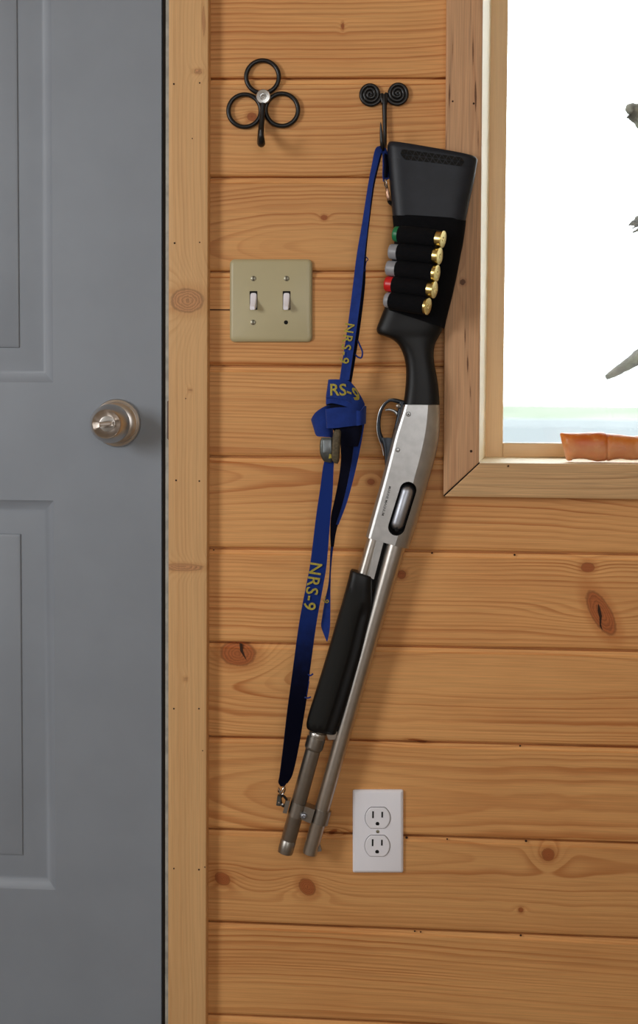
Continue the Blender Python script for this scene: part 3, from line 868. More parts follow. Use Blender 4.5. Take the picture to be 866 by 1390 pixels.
def spiral_hook():
    r = empty('coat_hook', px(522, 128, -.004), label='black iron coat hook with two spiral coils holding the blue sling', category='hook')
    y = -.0042
    for (cx, cy, sgn) in ((502.8, 127.8, 1), (539.7, 126.8, -1)):
        pts, rd = [], []
        N = 3.05; 
        for i in range(110):
            f = i / 109; a = -f * N * 2 * PI * sgn; rad = 1.2 + 13.7 * f
            a0 = (0 if sgn > 0 else PI) + sgn * N * 2 * PI      # outer end points toward the stem
            ang = a + a0
            pts.append(px(cx + rad * math.cos(ang), cy + rad * 1.06 * math.sin(ang), y)); rd.append(.0026)
        end = (520.5 if sgn > 0 else 523.5)
        for (u, v) in ((cx + sgn * 15.4, cy + 5.5), (end, cy + 13)):
            pts.append(px(u, v, y - .001)); rd.append(.0026)
        obj('spiral', tube(pts, rd, 12), M['iron'], r)
    obj('spiral_backing', join(lathe(px(502.8, 127.8, -.0002), (0, -1, 0), [(.0132, 0), (.0132, .0025)], 30), lathe(px(539.7, 126.8, -.0002), (0, -1, 0), [(.0132, 0), (.0132, .0025)], 30)), M['iron'], r)
    c = catmull([(521.6, 128, -.0055, 2.6), (521.8, 140, -.006, 3.2), (522.2, 165, -.0065, 2.9), (522.6, 188, -.008, 2.5), (522.4, 199, -.012, 2.5), (521.2, 204, -.022, 2.5), (519.8, 203, -.031, 2.5), (518.4, 195, -.036, 2.6), (517.6, 182, -.038, 2.2), (517.0, 172, -.039, 1.4), (516.7, 166, -.040, .4)], 6)
    obj('hook_prong', tube([px(a[0], a[1], a[2]) for a in c], [a[3] / 1000 for a in c], 14), M['iron'], r)
spiral_hook()

# ------------------------------------------------------------------ switch plate, outlet
def light_switch():
    w = 0
    r = empty('light_switch', px(367.7, 408, 0), label='ivory double light switch plate with two white toggles on the wall', category='light switch')
    obj('cover_plate', plate(367.8, 407.9, 112.0, 112.6, 7, [(0, -.0002), (0, -.0028), (.8, -.0042), (2.2, -.0054), (4.6, -.0062)], -.005), M['ivory'], r, 30)
    for (u, v) in ((344, 378), (389, 378), (343.6, 437.6)):
        s = obj('screw', lathe(px(u, v, -.0062), (0, -1, 0), [(.0036, 0), (.0034, .0007), (.002, .0012), (.0002, .0014)], 20), M['screw'], r)
        p = px(u, v, -.0078); obj('screw_slot', box(p.x - .0004, p.x + .0004, -.0079, -.0072, p.z - .003, p.z + .003), M['dark'], s)
    obj('screw_hole', lathe(px(388.2, 437.6, -.0062), (0, -1, 0), [(.0028, -.0002), (.0028, .0002), (.0022, .0003)], 20), M['dark'], r)
    for (u, v) in ((344.1, 407.8), (389.0, 407.8)):
        t = obj('toggle_slot', plate(u, v, 10.6, 25.4, .8, [(0, -.0058), (0, -.00635)], -.0062), M['dark'], r)
        rs = []
        # toggle: wide root filling the slot, narrowing to a tip thrown downward
        for (cy, hh, hw, y) in ((1.0, 11.2, 4.5, -.0060), (1.2, 11.2, 4.5, -.0066), (3.6, 8.2, 4.2, -.0080), (7.8, 4.2, 3.9, -.0125), (10.6, 3.0, 3.6, -.0175), (11.2, 2.3, 3.0, -.0186)):
            rs.append([Vector((p.x, y, p.z)) for p in [px(u + a * hw, v + cy + b * hh, -.0062) for a, b in superell(24, 5)]])
        obj('toggle', rings(rs), M['toggle'], r, 30)
light_switch()

def outlet():
    r = empty('wall_outlet', px(513, 1129, 0), label='white duplex power outlet with two sockets low on the wall', category='outlet')
    obj('cover_plate', plate(513.0, 1128.8, 68.6, 112.4, 2.6, [(0, -.0002), (0, -.003), (1.2, -.0046), (3.0, -.0056), (3.6, -.0058)], -.005), M['white'], r, 30)
    obj('screw', lathe(px(512.7, 1128.8, -.0058), (0, -1, 0), [(.0024, 0), (.0022, .0006), (.0003, .001)], 16), M['screw'], r)
    for (u, v) in ((512.7, 1110), (512.2, 1148)):
        def shape(k):
            out = []
            for i in range(48):
                a = 2 * PI * i / 48; x = (16.8 - k) * math.cos(a); z = max(-14.0 + k, min(14.0 - k, (16.8 - k) * math.sin(a)))
                out.append((u + x, v + z))
            return out
        back = [Vector((p.x, y, p.z)) for y in () for p in ()]
        def rg(k, y): return [Vector((p.x, y, p.z)) for p in [px(a, b, -.006) for a, b in shape(k)]]
        gv = obj('socket_gap', rings([rg(-.8, -.0056), rg(-.8, -.00595)]), plain('gap', S(120, 118, 120), .8), r)
        f = obj('socket_face', rings([rg(0, -.0056), rg(0, -.0074), rg(.9, -.0080)]), M['white'], r, 30)
        for (du, w, h) in ((-6.4, 2.2, 9.6), (6.1, 2.2, 8.0)):
            p = px(u + du, v - 4.2, -.008); obj('slot', box(p.x - w / 2000, p.x + w / 2000, -.0083, -.0078, p.z - h / 2000, p.z + h / 2000), M['dark'], f)
        p = px(u - .3, v + 8.2, -.008)
        g = []
        for i in range(20):
            a = 2 * PI * i / 20; g.append((2.6 * math.cos(a), max(-2.1, 2.6 * math.sin(a))))
        obj('slot', rings([[Vector((p.x + a / 1000, y, p.z + b / 1000)) for a, b in g] for y in (-.0078, -.0083)]), M['dark'], f)
outlet()

# ------------------------------------------------------------------ shotgun
YG = -.027
GUN = empty('shotgun', px(545, 560, YG), label='stainless pump shotgun with black stock hanging muzzle down on the wall', category='shotgun')
# slip-on recoil pad
pad = [(526.5, 193, 646.5, 214, 19.5), (525.6, 197, 648.3, 216, 20.5), (526, 210, 646.5, 228, 21), (527.0, 228, 644.0, 243, 21), (530.0, 262, 638.0, 271, 21.2), (533.0, 294, 632.0, 301, 21.5)]
obj('recoil_pad', loft(pad, superell(56, 3.6), YG, 5, (3, 0)), M['rubber'], GUN, 45)
# ridge where cap meets the boot
obj('pad_ridge', loft([(526.0, 213.5, 645.8, 230.5, 21.5), (526.3, 216.0, 645.6, 232.6, 21.5)], superell(56, 3.6), YG, 1), M['rubber'], GUN)
def vents():
    gs = []
    yv = YG - .0212
    A, B = (541, 201.5), (631, 213.8)           # top line
    A2, B2 = (543, 209), (631, 220.3); A3, B3 = (545, 216.3), (631, 226.3)
    lerp = lambda p, q, f: (p[0] + (q[0] - p[0]) * f, p[1] + (q[1] - p[1]) * f)
    n = 10
    for (T0, T1, B0, B1, fl) in ((A, B, A2, B2, 0), (A2, B2, A3, B3, 1)):
        for i in range(2 * n):
            f0, f1, f2 = (i) / (2 * n), (i + 1) / (2 * n), (i + 2) / (2 * n)
            if f2 > 1.001: continue
            upr = (i + fl) % 2 == 0
            if upr: t = [lerp(B0, B1, f0), lerp(B0, B1, f2), lerp(T0, T1, f1)]
            else: t = [lerp(T0, T1, f0), lerp(T0, T1, f2), lerp(B0, B1, f1)]
            c = (sum(p[0] for p in t) / 3, sum(p[1] for p in t) / 3)
            t = [(c[0] + (p[0] - c[0]) * .78, c[1] + (p[1] - c[1]) * .82 + .0) for p in t]
            gs.append(poly(t, yv - .0006, yv + .0016, yref=yv))
    return join(*gs)
obj('vent_holes', vents(), M['dark'], GUN)
# elastic shell holder
slv = [(532.6, 293.0, 632.6, 299.5, 22.3), (533.0, 297, 632.4, 303, 22.6), (535.0, 320, 629.0, 328, 22.8), (534.5, 338, 625.5, 346, 22.8), (530.5, 362, 620.0, 375, 22.5), (527.5, 385, 614.5, 400, 22), (526, 404, 609.5, 420, 21.5), (525.0, 417, 605.5, 436, 20.8), (525.0, 421, 603.5, 446, 20.4)]
SH = obj('shell_holder', loft(slv, superell(48, 3.0), YG, 5, (0, 0)), M['elastic'], GUN)
# stock with pistol grip
stk = [(527, 400, 607, 425, 17), (521, 420, 604, 436, 17.5), (513.2, 440, 600.5, 447, 17), (511.2, 447.5, 597.5, 453.5, 16.5), (514, 453.5, 594.5, 459, 15.8), (524, 457, 591.8, 464, 15.5), (533.5, 461.5, 589.8, 470.5, 15.5), (541.8, 469.5, 588.8, 479, 15.5), (548.0, 483.0, 589.0, 488, 15.5), (550.6, 496, 590.4, 498, 15.6), (551.2, 508, 592.4, 508, 15.8), (550.4, 524, 594.6, 522, 16), (548.6, 540, 596.2, 538, 16), (547, 549, 596.8, 549.4, 16)]
obj('stock', loft(stk, superell(44, 2.7), YG, 4), M['polymer'], GUN, 45)
# receiver: flat sides, rolled top (to the right), bevelled underside (left)
def recv_shape():
    out = []
    c6, s6 = math.cos(math.radians(62)), math.sin(math.radians(62))
    for t in np.linspace(62, -62, 21):
        a = math.radians(t); out.append((.36 + .64 * (math.cos(a) - c6) / (1 - c6), math.sin(a) / s6))
    for (a, b) in ((.2, -1), (0, -1), (-.3, -1), (-.6, -1), (-.76, -1), (-.86, -.93), (-.95, -.75), (-1, -.45), (-1, 0), (-1, .45), (-.95, .75), (-.86, .93), (-.76, 1), (-.6, 1), (-.3, 1), (0, 1), (.2, 1)):
        out.append((a, b))
    return out
rec = [(547, 549.2, 597, 549.8, 16.2), (543, 562, 597.2, 566, 16.4), (538.8, 574, 596.8, 583, 16.4), (533.5, 590, 595.0, 600, 16.4), (526.5, 617, 590.6, 621, 16.4), (519.6, 644, 584, 645, 16.4), (513.0, 668, 577, 671, 16.4), (505.5, 695, 569, 700, 16.4), (498.6, 720, 561.5, 724.5, 16.4), (496.6, 727.5, 555.0, 744.5, 16.4)]
RC = obj('receiver', loft(rec, recv_shape(), YG, 5), M['steel'], GUN, 13)
# ejection port cut
def capsule(c0, c1, r, y0, y1, yref, n=12, prof=None):
    a = math.atan2(c1[1] - c0[1], c1[0] - c0[0]); pts = []
    for i in range(n + 1): q = a + PI / 2 + PI * i / n; pts.append((c0[0] + r * math.cos(q), c0[1] + r * math.sin(q)))
    for i in range(n + 1): q = a - PI / 2 + PI * i / n; pts.append((c1[0] + r * math.cos(q), c1[1] + r * math.sin(q)))
    return poly(pts, y0, y1, yref)
ys_front = YG - .0164
c0, c1 = (553.9, 665.3), (538.2, 715.8)
cut = obj('cut', capsule(c0, c1, 11.4, ys_front - .01, ys_front + .015, ys_front), M['dark'])
# the port lining stays dark: assign second slot before cutting
RC.data.materials.append(M['dark'])
boolean_cut(RC, cut)
finish(RC.data, 13)
pb = []
def bolt():
    ax0, ax1 = px(555.3, 658.5, ys_front), px(536.6, 720.5, ys_front)
    yb = ys_front + .0088
    a = Vector((ax0.x, yb, ax0.z)); b = Vector((ax1.x, yb, ax1.z)); L = (b - a).length; R_ = .0100
    pr = []
    for i in range(7): q = PI / 2 * i / 6; pr.append((R_ * math.sin(q), R_ * (1 - math.cos(q))))
    pr += [(R_ * .985, .0135), (R_, .0140)]
    pr += [(R_, L - R_)] + [(R_ * math.cos(PI / 2 * i / 6), L - R_ + R_ * math.sin(PI / 2 * i / 6)) for i in range(1, 7)]
    o = obj('bolt', lathe(a, b - a, pr, 32), M['bolt'], GUN, 50)
    p = px(538.3, 719.5, ys_front)
    obj('extractor', lathe(Vector((p.x, yb - .0085, p.z)), (0, -1, 0), [(.0024, 0), (.0022, .0016), (.0003, .0017)], 12), M['dark'], o)
bolt()
for (u, v, r_) in ((554.4, 562.2, 2.9), (540.0, 610.8, 2.6)):
    P_ = px(u, v, ys_front); P_ = Vector((P_.x, ys_front, P_.z))
    g1 = lathe(P_, (0, -1, 0), [((r_ + .3) / 1000, -.001), ((r_ + .3) / 1000, .00012), ((r_ - .35) / 1000, .00014)], 24)
    pn = obj('pin', lathe(P_, (0, -1, 0), [((r_ - .35) / 1000, -.001), ((r_ - .35) / 1000, .0003), ((r_ - .7) / 1000, .0004)], 24), M['steel'], GUN)
    obj('pin_groove', g1, M['dark'], pn)
    if r_ > 2.8: obj('pin_hollow', lathe(P_, (0, -1, 0), [(.0010, 0), (.0010, .0006)], 12), M['dark'], pn)
# engraved words, reading down along the receiver
def along(O, D, yy, k=1.0):
    """text frame: origin px, direction px (unit), letters' tops to the right of reading direction"""
    l = math.hypot(*D); dx, dy = D[0] / l, D[1] / l
    ux, uy = dy, -dx                              # up vector = reading direction turned 90 deg CCW on screen
    def fn(x, y):
        u = O[0] + x * dx + y * ux; v = O[1] + x * dy + y * uy
        return px(u, v, yy(v) if callable(yy) else yy)
    return fn
obj('engraved_words', text_geo('MARINE MAGNUM', 4.9, along((527.9, 659.6), (-9.2, 36), ys_front - .00025), .04, 1.02), M['ink'], GUN)
# trigger guard
def guard():
    c = catmull([(552, 546.5, 3.0), (545, 546.0, 3.1), (536, 543.6, 2.9), (528.5, 543.6, 2.2), (521.5, 549.5, 2.0), (516.2, 560.0, 2.2), (514.0, 573, 2.6), (514.3, 585, 3.0), (517.0, 594.0, 3.2), (521.0, 600, 3.6)], 6)
    rs = []
    pts = [Vector((p.x, YG, p.z)) for p in [px(a[0], a[1], YG) for a in c]]
    sh = superell(16, 3.2)
    for i, p in enumerate(pts):
        t = (pts[min(i + 1, len(pts) - 1)] - pts[max(i - 1, 0)]).normalized(); nrm = Vector((t.z, 0, -t.x))
        rs.append([p + nrm * (a * c[i][2] / 1000) + Vector((0, b * .0062, 0)) for a, b in sh])
    loop = rings(rs)
    web = loft([(516.0, 594, 536.0, 594.5, 7), (519.3, 604, 533.5, 605, 8), (521.8, 620, 529.5, 620, 8.5), (522.4, 634, 524.5, 634, 8.5), (520, 648, 521.4, 648, 8)], superell(20, 3.5), YG, 3)
    side = loft([(541.5, 544.5, 550.0, 549, 7), (540.0, 556, 549, 560, 8), (536.8, 572, 544, 575, 8), (532.5, 590, 539.0, 592, 8), (526.5, 612, 533.0, 614, 8)], superell(20, 3.5), YG, 3)
    o = obj('trigger_guard', join(loop, web, side), M['guard'], GUN, 40)
    e = catmull([(533, 541.6), (527.4, 542.2), (519.4, 549.2), (514.0, 559.6), (511.6, 573), (511.7, 586), (514.3, 596.5), (518.2, 607), (520.4, 618)], 6)
    obj('worn_edge', tube([Vector((p.x, YG - .0052, p.z)) for p in [px(a[0] + .6, a[1] + .2, YG) for a in e]], .0006, 8), M['edge'], o)
    obj('trigger', tube([Vector((p.x, YG, p.z)) for p in [px(a[0], a[1], YG) for a in catmull([(545, 573, 0), (540.5, 564, 0), (536, 558.6, 0), (529, 556.0, 0), (523, 556.6, 0)], 5)]], [.0030 - .0014 * i / 20 for i in range(21)], 10), M['edge'], o)
    obj('safety_button', lathe(Vector((px(540.8, 551, YG).x, YG - .0085, px(540.8, 551, YG).z)), (0, -1, 0), [(.0032, 0), (.0030, .0012), (.0016, .0022), (.0002, .0025)], 18), M['tube'], o)
guard()
# barrel, tubes
def cyl(A, B, prof, mat, name, y=YG, n=40, parent=GUN, angle=35):
    a = px(A[0], A[1], YG); b = px(B[0], B[1], YG); a.y = y; b.y = y; L = (b - a).length
    return obj(name, lathe(a, b - a, [(r / 1000, f * L) for r, f in prof], n), mat, parent, angle)
cyl((537.8, 738), (420.3, 1158.5), [(13.2, 0), (13.2, .05), (12.6, .13), (11.8, .25), (11.1, .38), (10.6, .55), (10.3, .75), (10.3, .996), (10.0, 1.0), (8.6, 1.0), (8.4, .985)], M['barrel'], 'barrel', n=48)
o = cyl((509.3, 727), (388.0, 1153), [(9.6, 0), (9.6, .62), (10.6, .622), (10.6, .630), (10.2, .632), (10.2, .64), (10.5, .645)], M['barrel'], 'magazine_tube')
def collar():
    a = px(429.9, 1000, YG); b = px(425.0, 1017.5, YG); L = (b - a).length; ax = (b - a).normalized()
    A = ax.cross(Vector((0, 1, 0))).normalized(); B = ax.cross(A); rs = []
    for f, r_ in ((0, 11.4), (.06, 12.1), (.2, 12.2), (.35, 12.2), (.5, 12.2), (.65, 12.2), (.8, 12.2), (.93, 11.8), (1.0, 10.6)):
        k = int(f * 20)
        rs.append([a + ax * L * f + (A * math.cos(2 * PI * j / 96) + B * math.sin(2 * PI * j / 96)) * (r_ + (.35 if (j + k) % 2 else -.2) * (0 < f < .9)) / 1000 for j in range(96)])
    obj('knurled_collar', rings(rs), M['tube'], GUN, 10)
collar()
cyl((431.3, 994.5), (429.6, 1000.6), [(11.6, 0), (12.0, .2), (12.0, .55), (11.2, .62), (11.2, .74), (11.9, .8), (11.9, 1)], M['barrel'], 'collar_ring')
cyl((425.2, 1016.5), (386.8, 1158), [(10.4, 0), (10.4, .86), (10.1, .865), (10.1, .875), (10.6, .88), (10.7, .97), (10.2, .995), (8.6, 1.0)], M['tube'], 'magazine_extension')
# action bar
ab = poly([(511.6, 733), (520.6, 736), (507.6, 786), (499.8, 783)], YG - .0105, YG + .004, YG - .008)
obj('dark_gap_fill', poly([(507, 728), (527, 738), (512, 800), (497, 800)], YG - .004, YG + .006, YG), M['dark'], GUN)  # dark filler added for the shaded gap between magazine tube and barrel
obj('action_bar', ab, M['steel'], GUN)
obj('barrel_ring', poly([(443.0, 996.5), (458, 993), (455, 1004), (446, 1004.5)], YG - .007, YG + .007, YG - .007), M['barrel'], GUN)
# forend
fe = [(476.0, 772.5, 507.5, 782.5, 14.0), (473.0, 785, 506.5, 792, 15.4), (469, 800, 506.5, 806, 16), (464.5, 817, 506.0, 824, 16.4), (457, 842, 500.8, 846, 16.8), (447, 877, 492.8, 882, 17), (436.5, 912, 482.8, 917, 17), (426.5, 944, 473.3, 949, 16.8), (419.0, 968, 465.0, 974, 16.4), (416.0, 982, 459.3, 989, 15.6), (417.2, 988.5, 456.6, 996.0, 14.2)]
def fe_shape():
    out = []
    for i in range(56):
        t = 2 * PI * i / 56; c, s = math.cos(t), math.sin(t); e = 2.9
        a = abs(c) ** (2 / e) * (1 if c > 0 else -1); b = abs(s) ** (2 / e) * (1 if s > 0 else -1)
        # long scallop along the side, right of centre
        out.append((a, b))
    return out
def forend():
    ss = catmull(fe, 6); rr = []
    sh = fe_shape(); n = len(ss)
    ch = [(-.995, -.25), (-.9, -.62), (-.72, -.86), (-.6, -.93)]
    for i, s in enumerate(ss):
        L = px(s[0], s[1], YG); Rr = px(s[2], s[3], YG); c = (L + Rr) / 2; h = (Rr - L) / 2; t = s[4] / 1000; f = i / (n - 1)
        sc_ = max(0.0, min(1.0, (f - .27) / .08)) * max(0.0, min(1.0, (1.02 - f) / .06))
        e = .94 if i in (0, n - 1) else 1.0
        ring = []
        for a, b in sh:
            bb = b
            g = math.exp(-((a - .42) / .26) ** 2)
            if abs(b) > .3: bb = b * (1 - .26 * sc_ * g)
            g2 = 1 if a < -.05 else 0
            ring.append(c + h * a * e + Vector((0, bb * t * e, 0)))
        rr.append(ring)
    V, Fs = rings(rr)
    MI = []
    ns = len(sh)
    for fi in range(len(Fs)):
        i, j = divmod(fi, ns); f = i / (n - 1)
        if i >= n - 1: MI.append(0); continue
        a, b = sh[j]
        MI.append(1 if (b < -.2 and -.93 < a < .12 and .14 + .05 * abs(math.sin(a * 9)) < f < .90 - .05 * abs(math.sin(a * 9))) else 0)
    o = obj('forend', (V, Fs, MI), [M['polymer'], M['panel']], GUN, 40)
    return o
forend()
# barrel clamp
cl = empty('barrel_clamp', px(412, 1104, YG - .011)); cl.parent = GUN; cl.location = px(412, 1104, YG - .011) - GUN.location
def band(A, B, r, name):
    a = px(*A, YG); b = px(*B, YG); a.y = b.y = YG; L = (b - a).length
    obj(name, lathe(a, b - a, [(r / 1000, 0), (r / 1000, L), ((r - 1.2) / 1000, L)], 40), M['tube'], cl)
band((406.6, 1089.5), (401.6, 1107.5), 11.7, 'clamp_band'); band((438.7, 1098.5), (433.6, 1117), 11.6, 'clamp_band')
obj('clamp_bridge', poly([(414.0, 1094.5), (427.5, 1099.5), (422.0, 1118), (408.5, 1112.5)], YG - .0095, YG + .0095, YG - .0095), M['tube'], cl)
obj('clamp_lug', poly([(388.0, 1087), (393.5, 1087.6), (389.2, 1104.5), (383.6, 1103.5)], YG - .0085, YG + .0085, YG - .0085), M['tube'], cl)
obj('clamp_screw', lathe(Vector((px(413.2, 1104.3, YG).x, YG - .0095, px(413.2, 1104.3, YG).z)), (0, -1, 0), [(.0044, 0), (.0044, .0018), (.0036, .0032), (.0020, .0038), (.0016, .0026), (.0002, .0024)], 24), M['bolt'], cl)
obj('front_sight', rings([[Vector((p.x, y, p.z)) for p in [px(u, v, YG) for u, v in ((428, 1142), (433.6, 1142.5), (436.0, 1151.5), (436.6, 1154.5), (426, 1156))]] for y in (YG - .003, YG + .003)]), M['tube'], GUN)
sb = empty('sling_swivel', px(381.5, 1084, YG)); sb.parent = GUN; sb.location = px(381.5, 1084, YG) - GUN.location; sb['label'] = 'small steel front sling swivel at the magazine clamp'
obj('swivel_loop', tube(P3([(378.2, 1070, YG - .004), (381.5, 1075.5, YG - .007), (385.8, 1068, YG - .006), (386.8, 1072, YG + .002), (383, 1078.5, YG + .003), (377.8, 1074.5, YG + .002)], 4), .0011, 8, loop=True), M['chrome'], sb)
obj('swivel_body', rings([[Vector((p.x, y, p.z)) for p in [px(u, v, YG) for u, v in ((377.0, 1079), (382.0, 1080.0), (380.8, 1093), (375.2, 1092))]] for y in (YG - .0045, YG + .0045)]), M['buckle'], sb)
obj('swivel_pin', lathe(px(378.6, 1090, YG - .0045), (0, -1, 0), [(.0017, 0), (.0015, .0008), (.0003, .0011)], 14), M['chrome'], sb)
obj('swivel_ring', tube(P3([(380.5, 1083, YG), (384.0, 1080, YG - .004), (389.0, 1086, YG - .004), (386.0, 1094, YG - .004), (382, 1093, YG - .004)], 4), .0017, 8, loop=True), M['iron'], sb)
obj('stud', lathe(px(383.2, 1092.0, YG - .004), (0, -1, 0), [(.0022, 0), (.0018, .0016), (.0003, .0022)], 14), M['chrome'], sb)
# rear swivel beside the pad
rs_ = empty('sling_swivel', px(526, 258, YG)); rs_.parent = GUN; rs_.location = px(526, 258, YG) - GUN.location; rs_['label'] = 'small coppery rear sling swivel beside the recoil pad'
obj('swivel_loop', tube(P3([(521.6, 247, YG - .012), (523.0, 244, YG - .014), (524.6, 249, YG - .014), (524.6, 255, YG - .012), (522.5, 252, YG - .010)], 4), .0010, 8, loop=True), M['chrome'], rs_)
obj('swivel_body', loft([(522.3, 252, 526.2, 251.5, 3), (523.4, 258, 527.4, 257.5, 4), (524.6, 268, 530.0, 267.5, 4), (525.4, 272.5, 530.2, 272, 3)], superell(16, 4), YG - .008, 3), M['copper'], rs_)
obj('swivel_mount', tube(P3([(527, 268, YG - .006), (528.5, 274, YG - .004), (533, 278, YG), (537, 278, YG)], 3), .0024, 10), M['dark'], rs_)

# shells and loops
colors = {'green': 'green', 'grey': 'grey', 'red': 'red'}
SHL = [('green', 535.8, 317.5, 601.5, 324.8, 'green', 'green shotgun shell, topmost in the black elastic holder'),
       ('grey', 530.0, 341.3, 597.0, 347.6, 'grey', 'grey shotgun shell directly under the green one'),
       ('grey', 526.4, 363.8, 593.4, 371.2, 'grey', 'grey shotgun shell in the middle of the holder, directly above the red one'),
       ('red', 524.6, 385.2, 590.0, 393.4, 'red', 'red shotgun shell, fourth down in the elastic holder'),
       ('grey', 524.4, 406.8, 581.0, 416.0, 'grey', 'grey shotgun shell at the bottom of the elastic holder, under the red one')]
LOOPS = [(542.2, 592), (541.2, 588), (539.0, 586.5), (534.4, 582.5), (530.5, 576)]
for i, (cn, u0, v0, u1, v1, mk, lab) in enumerate(SHL):
    yA, yB = YG - .0325, YG - .0570
    a = px(u0, v0, yA); b = px(u1, v1, yB)
    L = (b - a).length; ax = (b - a).normalized()
    sh = empty('shotgun_shell', (a + b) / 2, label=lab, category='shotgun shell', group='shells in the elastic holder')
    Rr = .0099
    bl = L - .0120
    obj('hull', lathe(a, ax, [(.0035, .0016), (.0062, .0012), (.0080, .0004), (.0092, 0), (.0098, .0012), (Rr, .003), (Rr, bl)], 36), M[mk], sh, 30)
    bs = obj('brass_head', lathe(a, ax, [(Rr * .99, bl - .001), (Rr * 1.01, bl), (Rr * 1.01, L - .0018), (.01065, L - .0016), (.01095, L - .0008), (.01085, L), (.0094, L + .0002), (.0036, L + .0002)], 36), M['brass'], sh, 30)
    obj('primer', lathe(a, ax, [(.0032, L - .0008), (.0032, L + .0003), (.0026, L + .0005), (.0008, L + .0001)], 20), M['primer'], bs, 30)
    # elastic loop round the shell
    lu0, lu1 = LOOPS[i]
    f0 = (lu0 - u0) / (u1 - u0); f1 = 1 - (.0085, .0075, .0050, .0085, .0035)[i] / L
    A = ax.cross(Vector((0, 1, 0))).normalized(); B = ax.cross(A).normalized()
    if B.y > 0: B = -B                           # B points to the camera side
    rs = []
    for f, k in ((f0, .985), (f0 + .012, 1.05), (f0 + .2, 1.07), ((f0 + f1) / 2, 1.075), (f1 - .1, 1.07), (f1 - .012, 1.05), (f1, .985)):
        c = a + ax * (L * f); ring = []
        for j in range(36):
            q = 2 * PI * j / 36; x, y = math.cos(q), math.sin(q)
            r_ = .0104 * k
            back = YG - .0195
            p = c + A * x * r_ * (1.0 if y > 0 else 1.04) + B * y * r_
            if y < 0: p = p + Vector((0, max(0, (back - p.y)) * min(1, -y * 1.5), 0))
            ring.append(p)
        rs.append(ring)
    obj('shell_loop', rings(rs), M['elastic'], SH, 40)

# ------------------------------------------------------------------ sling
SL = empty('rifle_sling', px(470, 560, -.045), label='blue webbing sling with yellow lettering, knotted below the spiral hook', category='sling')
Yh = -.034
# front layer from the hook down to the knot
front = [(514.5, 207.5, -.029, 520.0, 203.5, -.020), (512.0, 199.5, -.036, 521.0, 197.5, -.028), (508.2, 206, -.038, 516.2, 210, -.036), (505, 222, -.038, 512.0, 226, -.038), (499.8, 250, -.038, 506.0, 253, -.039), (491.6, 303, -.038, 499.8, 305, -.040), (484.4, 346, -.038, 495.0, 347, -.041), (479.2, 388, -.038, 491.5, 388, -.042), (472.6, 440, -.038, 485.0, 440, -.042), (466.5, 480, -.039, 479.3, 480, -.042), (461.0, 516, -.040, 474.0, 516, -.043)]
obj('webbing', ribbon(front), M['web'], SL)
back = [(514.0, 209, -.030, 519, 206, -.026), (509.0, 222, -.030, 514.2, 226, -.028), (503.0, 252, -.030, 507.8, 254, -.028), (496.0, 300, -.031, 501.5, 302, -.029), (489.0, 345, -.032, 497.0, 346, -.030), (484.5, 388, -.032, 495.4, 388, -.030), (477.0, 440, -.033, 489.5, 440, -.031), (471, 480, -.034, 483.5, 480, -.032), (465.5, 520, -.034, 477.0, 520, -.033)]
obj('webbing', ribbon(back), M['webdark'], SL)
# short piece from the hook to the rear swivel
obj('webbing', ribbon([(514, 206.5, -.030, 521, 201, -.030), (518.8, 209, -.033, 524.6, 203, -.029), (519.8, 222, -.036, 526.4, 218, -.026), (519.6, 238, -.036, 527.4, 236, -.026), (520.2, 246.5, -.038, 527.8, 243, -.031)]), M['web'], SL)
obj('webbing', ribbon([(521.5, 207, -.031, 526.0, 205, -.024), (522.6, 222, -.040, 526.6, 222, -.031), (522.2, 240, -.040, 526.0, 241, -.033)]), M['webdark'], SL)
# stray loop
obj('thread_loop', tube(P3([(485.5, 462, -.036), (489.0, 470, -.036), (492.0, 478, -.037), (490.5, 485.5, -.037), (485.5, 484.5, -.037), (482.0, 481, -.037)], 5), .0011, 8), M['web'], SL)
obj('loose_thread', tube(P3([(496, 348, -.036), (499.5, 352, -.036), (497, 356, -.036), (495, 368, -.036)], 5), .0007, 6), M['web'], SL)
# knot: wrapped bands
def band_wrap(pts, name='knot_band', mat='web', thick=.0016):
    return obj(name, ribbon(pts, 6, 4, thick), M[mat], SL, 60)
# core lump under the bands
obj('knot_core', loft([(447, 522, 477, 522, 5), (444, 535, 486, 538, 9), (443, 555, 492, 557, 11), (447, 575, 492, 578, 11), (458, 592, 490, 592, 8), (463, 606, 486, 606, 5)], superell(28, 2.4), -.040, 4), M['webdark'], SL)
# left side loop
band_wrap([(450, 550, -.045, 452, 594, -.043), (441.0, 551.5, -.052, 447.0, 593.5, -.050), (430.0, 558.5, -.052, 439, 592.8, -.052), (424.4, 566.0, -.047, 430.5, 591.5, -.046), (423.2, 570.5, -.040, 427.5, 584.0, -.040), (427.0, 566, -.034, 432, 586.0, -.034), (444, 558, -.032, 447, 588, -.032)])
# middle band across
band_wrap([(441.0, 556.0, -.050, 443.5, 580.5, -.050), (445, 554.8, -.0565, 446.0, 581.4, -.0565), (458.0, 553.0, -.059, 458.0, 580.8, -.059), (470.0, 552.8, -.058, 471.5, 579.0, -.058), (482.0, 553.5, -.053, 484.5, 577.5, -.053), (491.5, 555, -.044, 491.5, 577, -.044)])
# fold bridging band under the lettered one
band_wrap([(443.0, 538, -.050, 443.0, 549, -.048), (455.0, 537, -.0575, 452.0, 547.5, -.0565), (470.0, 537.5, -.0585, 470.0, 552.0, -.0575), (484.0, 541, -.055, 482.0, 560.0, -.053), (493.5, 550, -.046, 490.5, 566.0, -.045)])
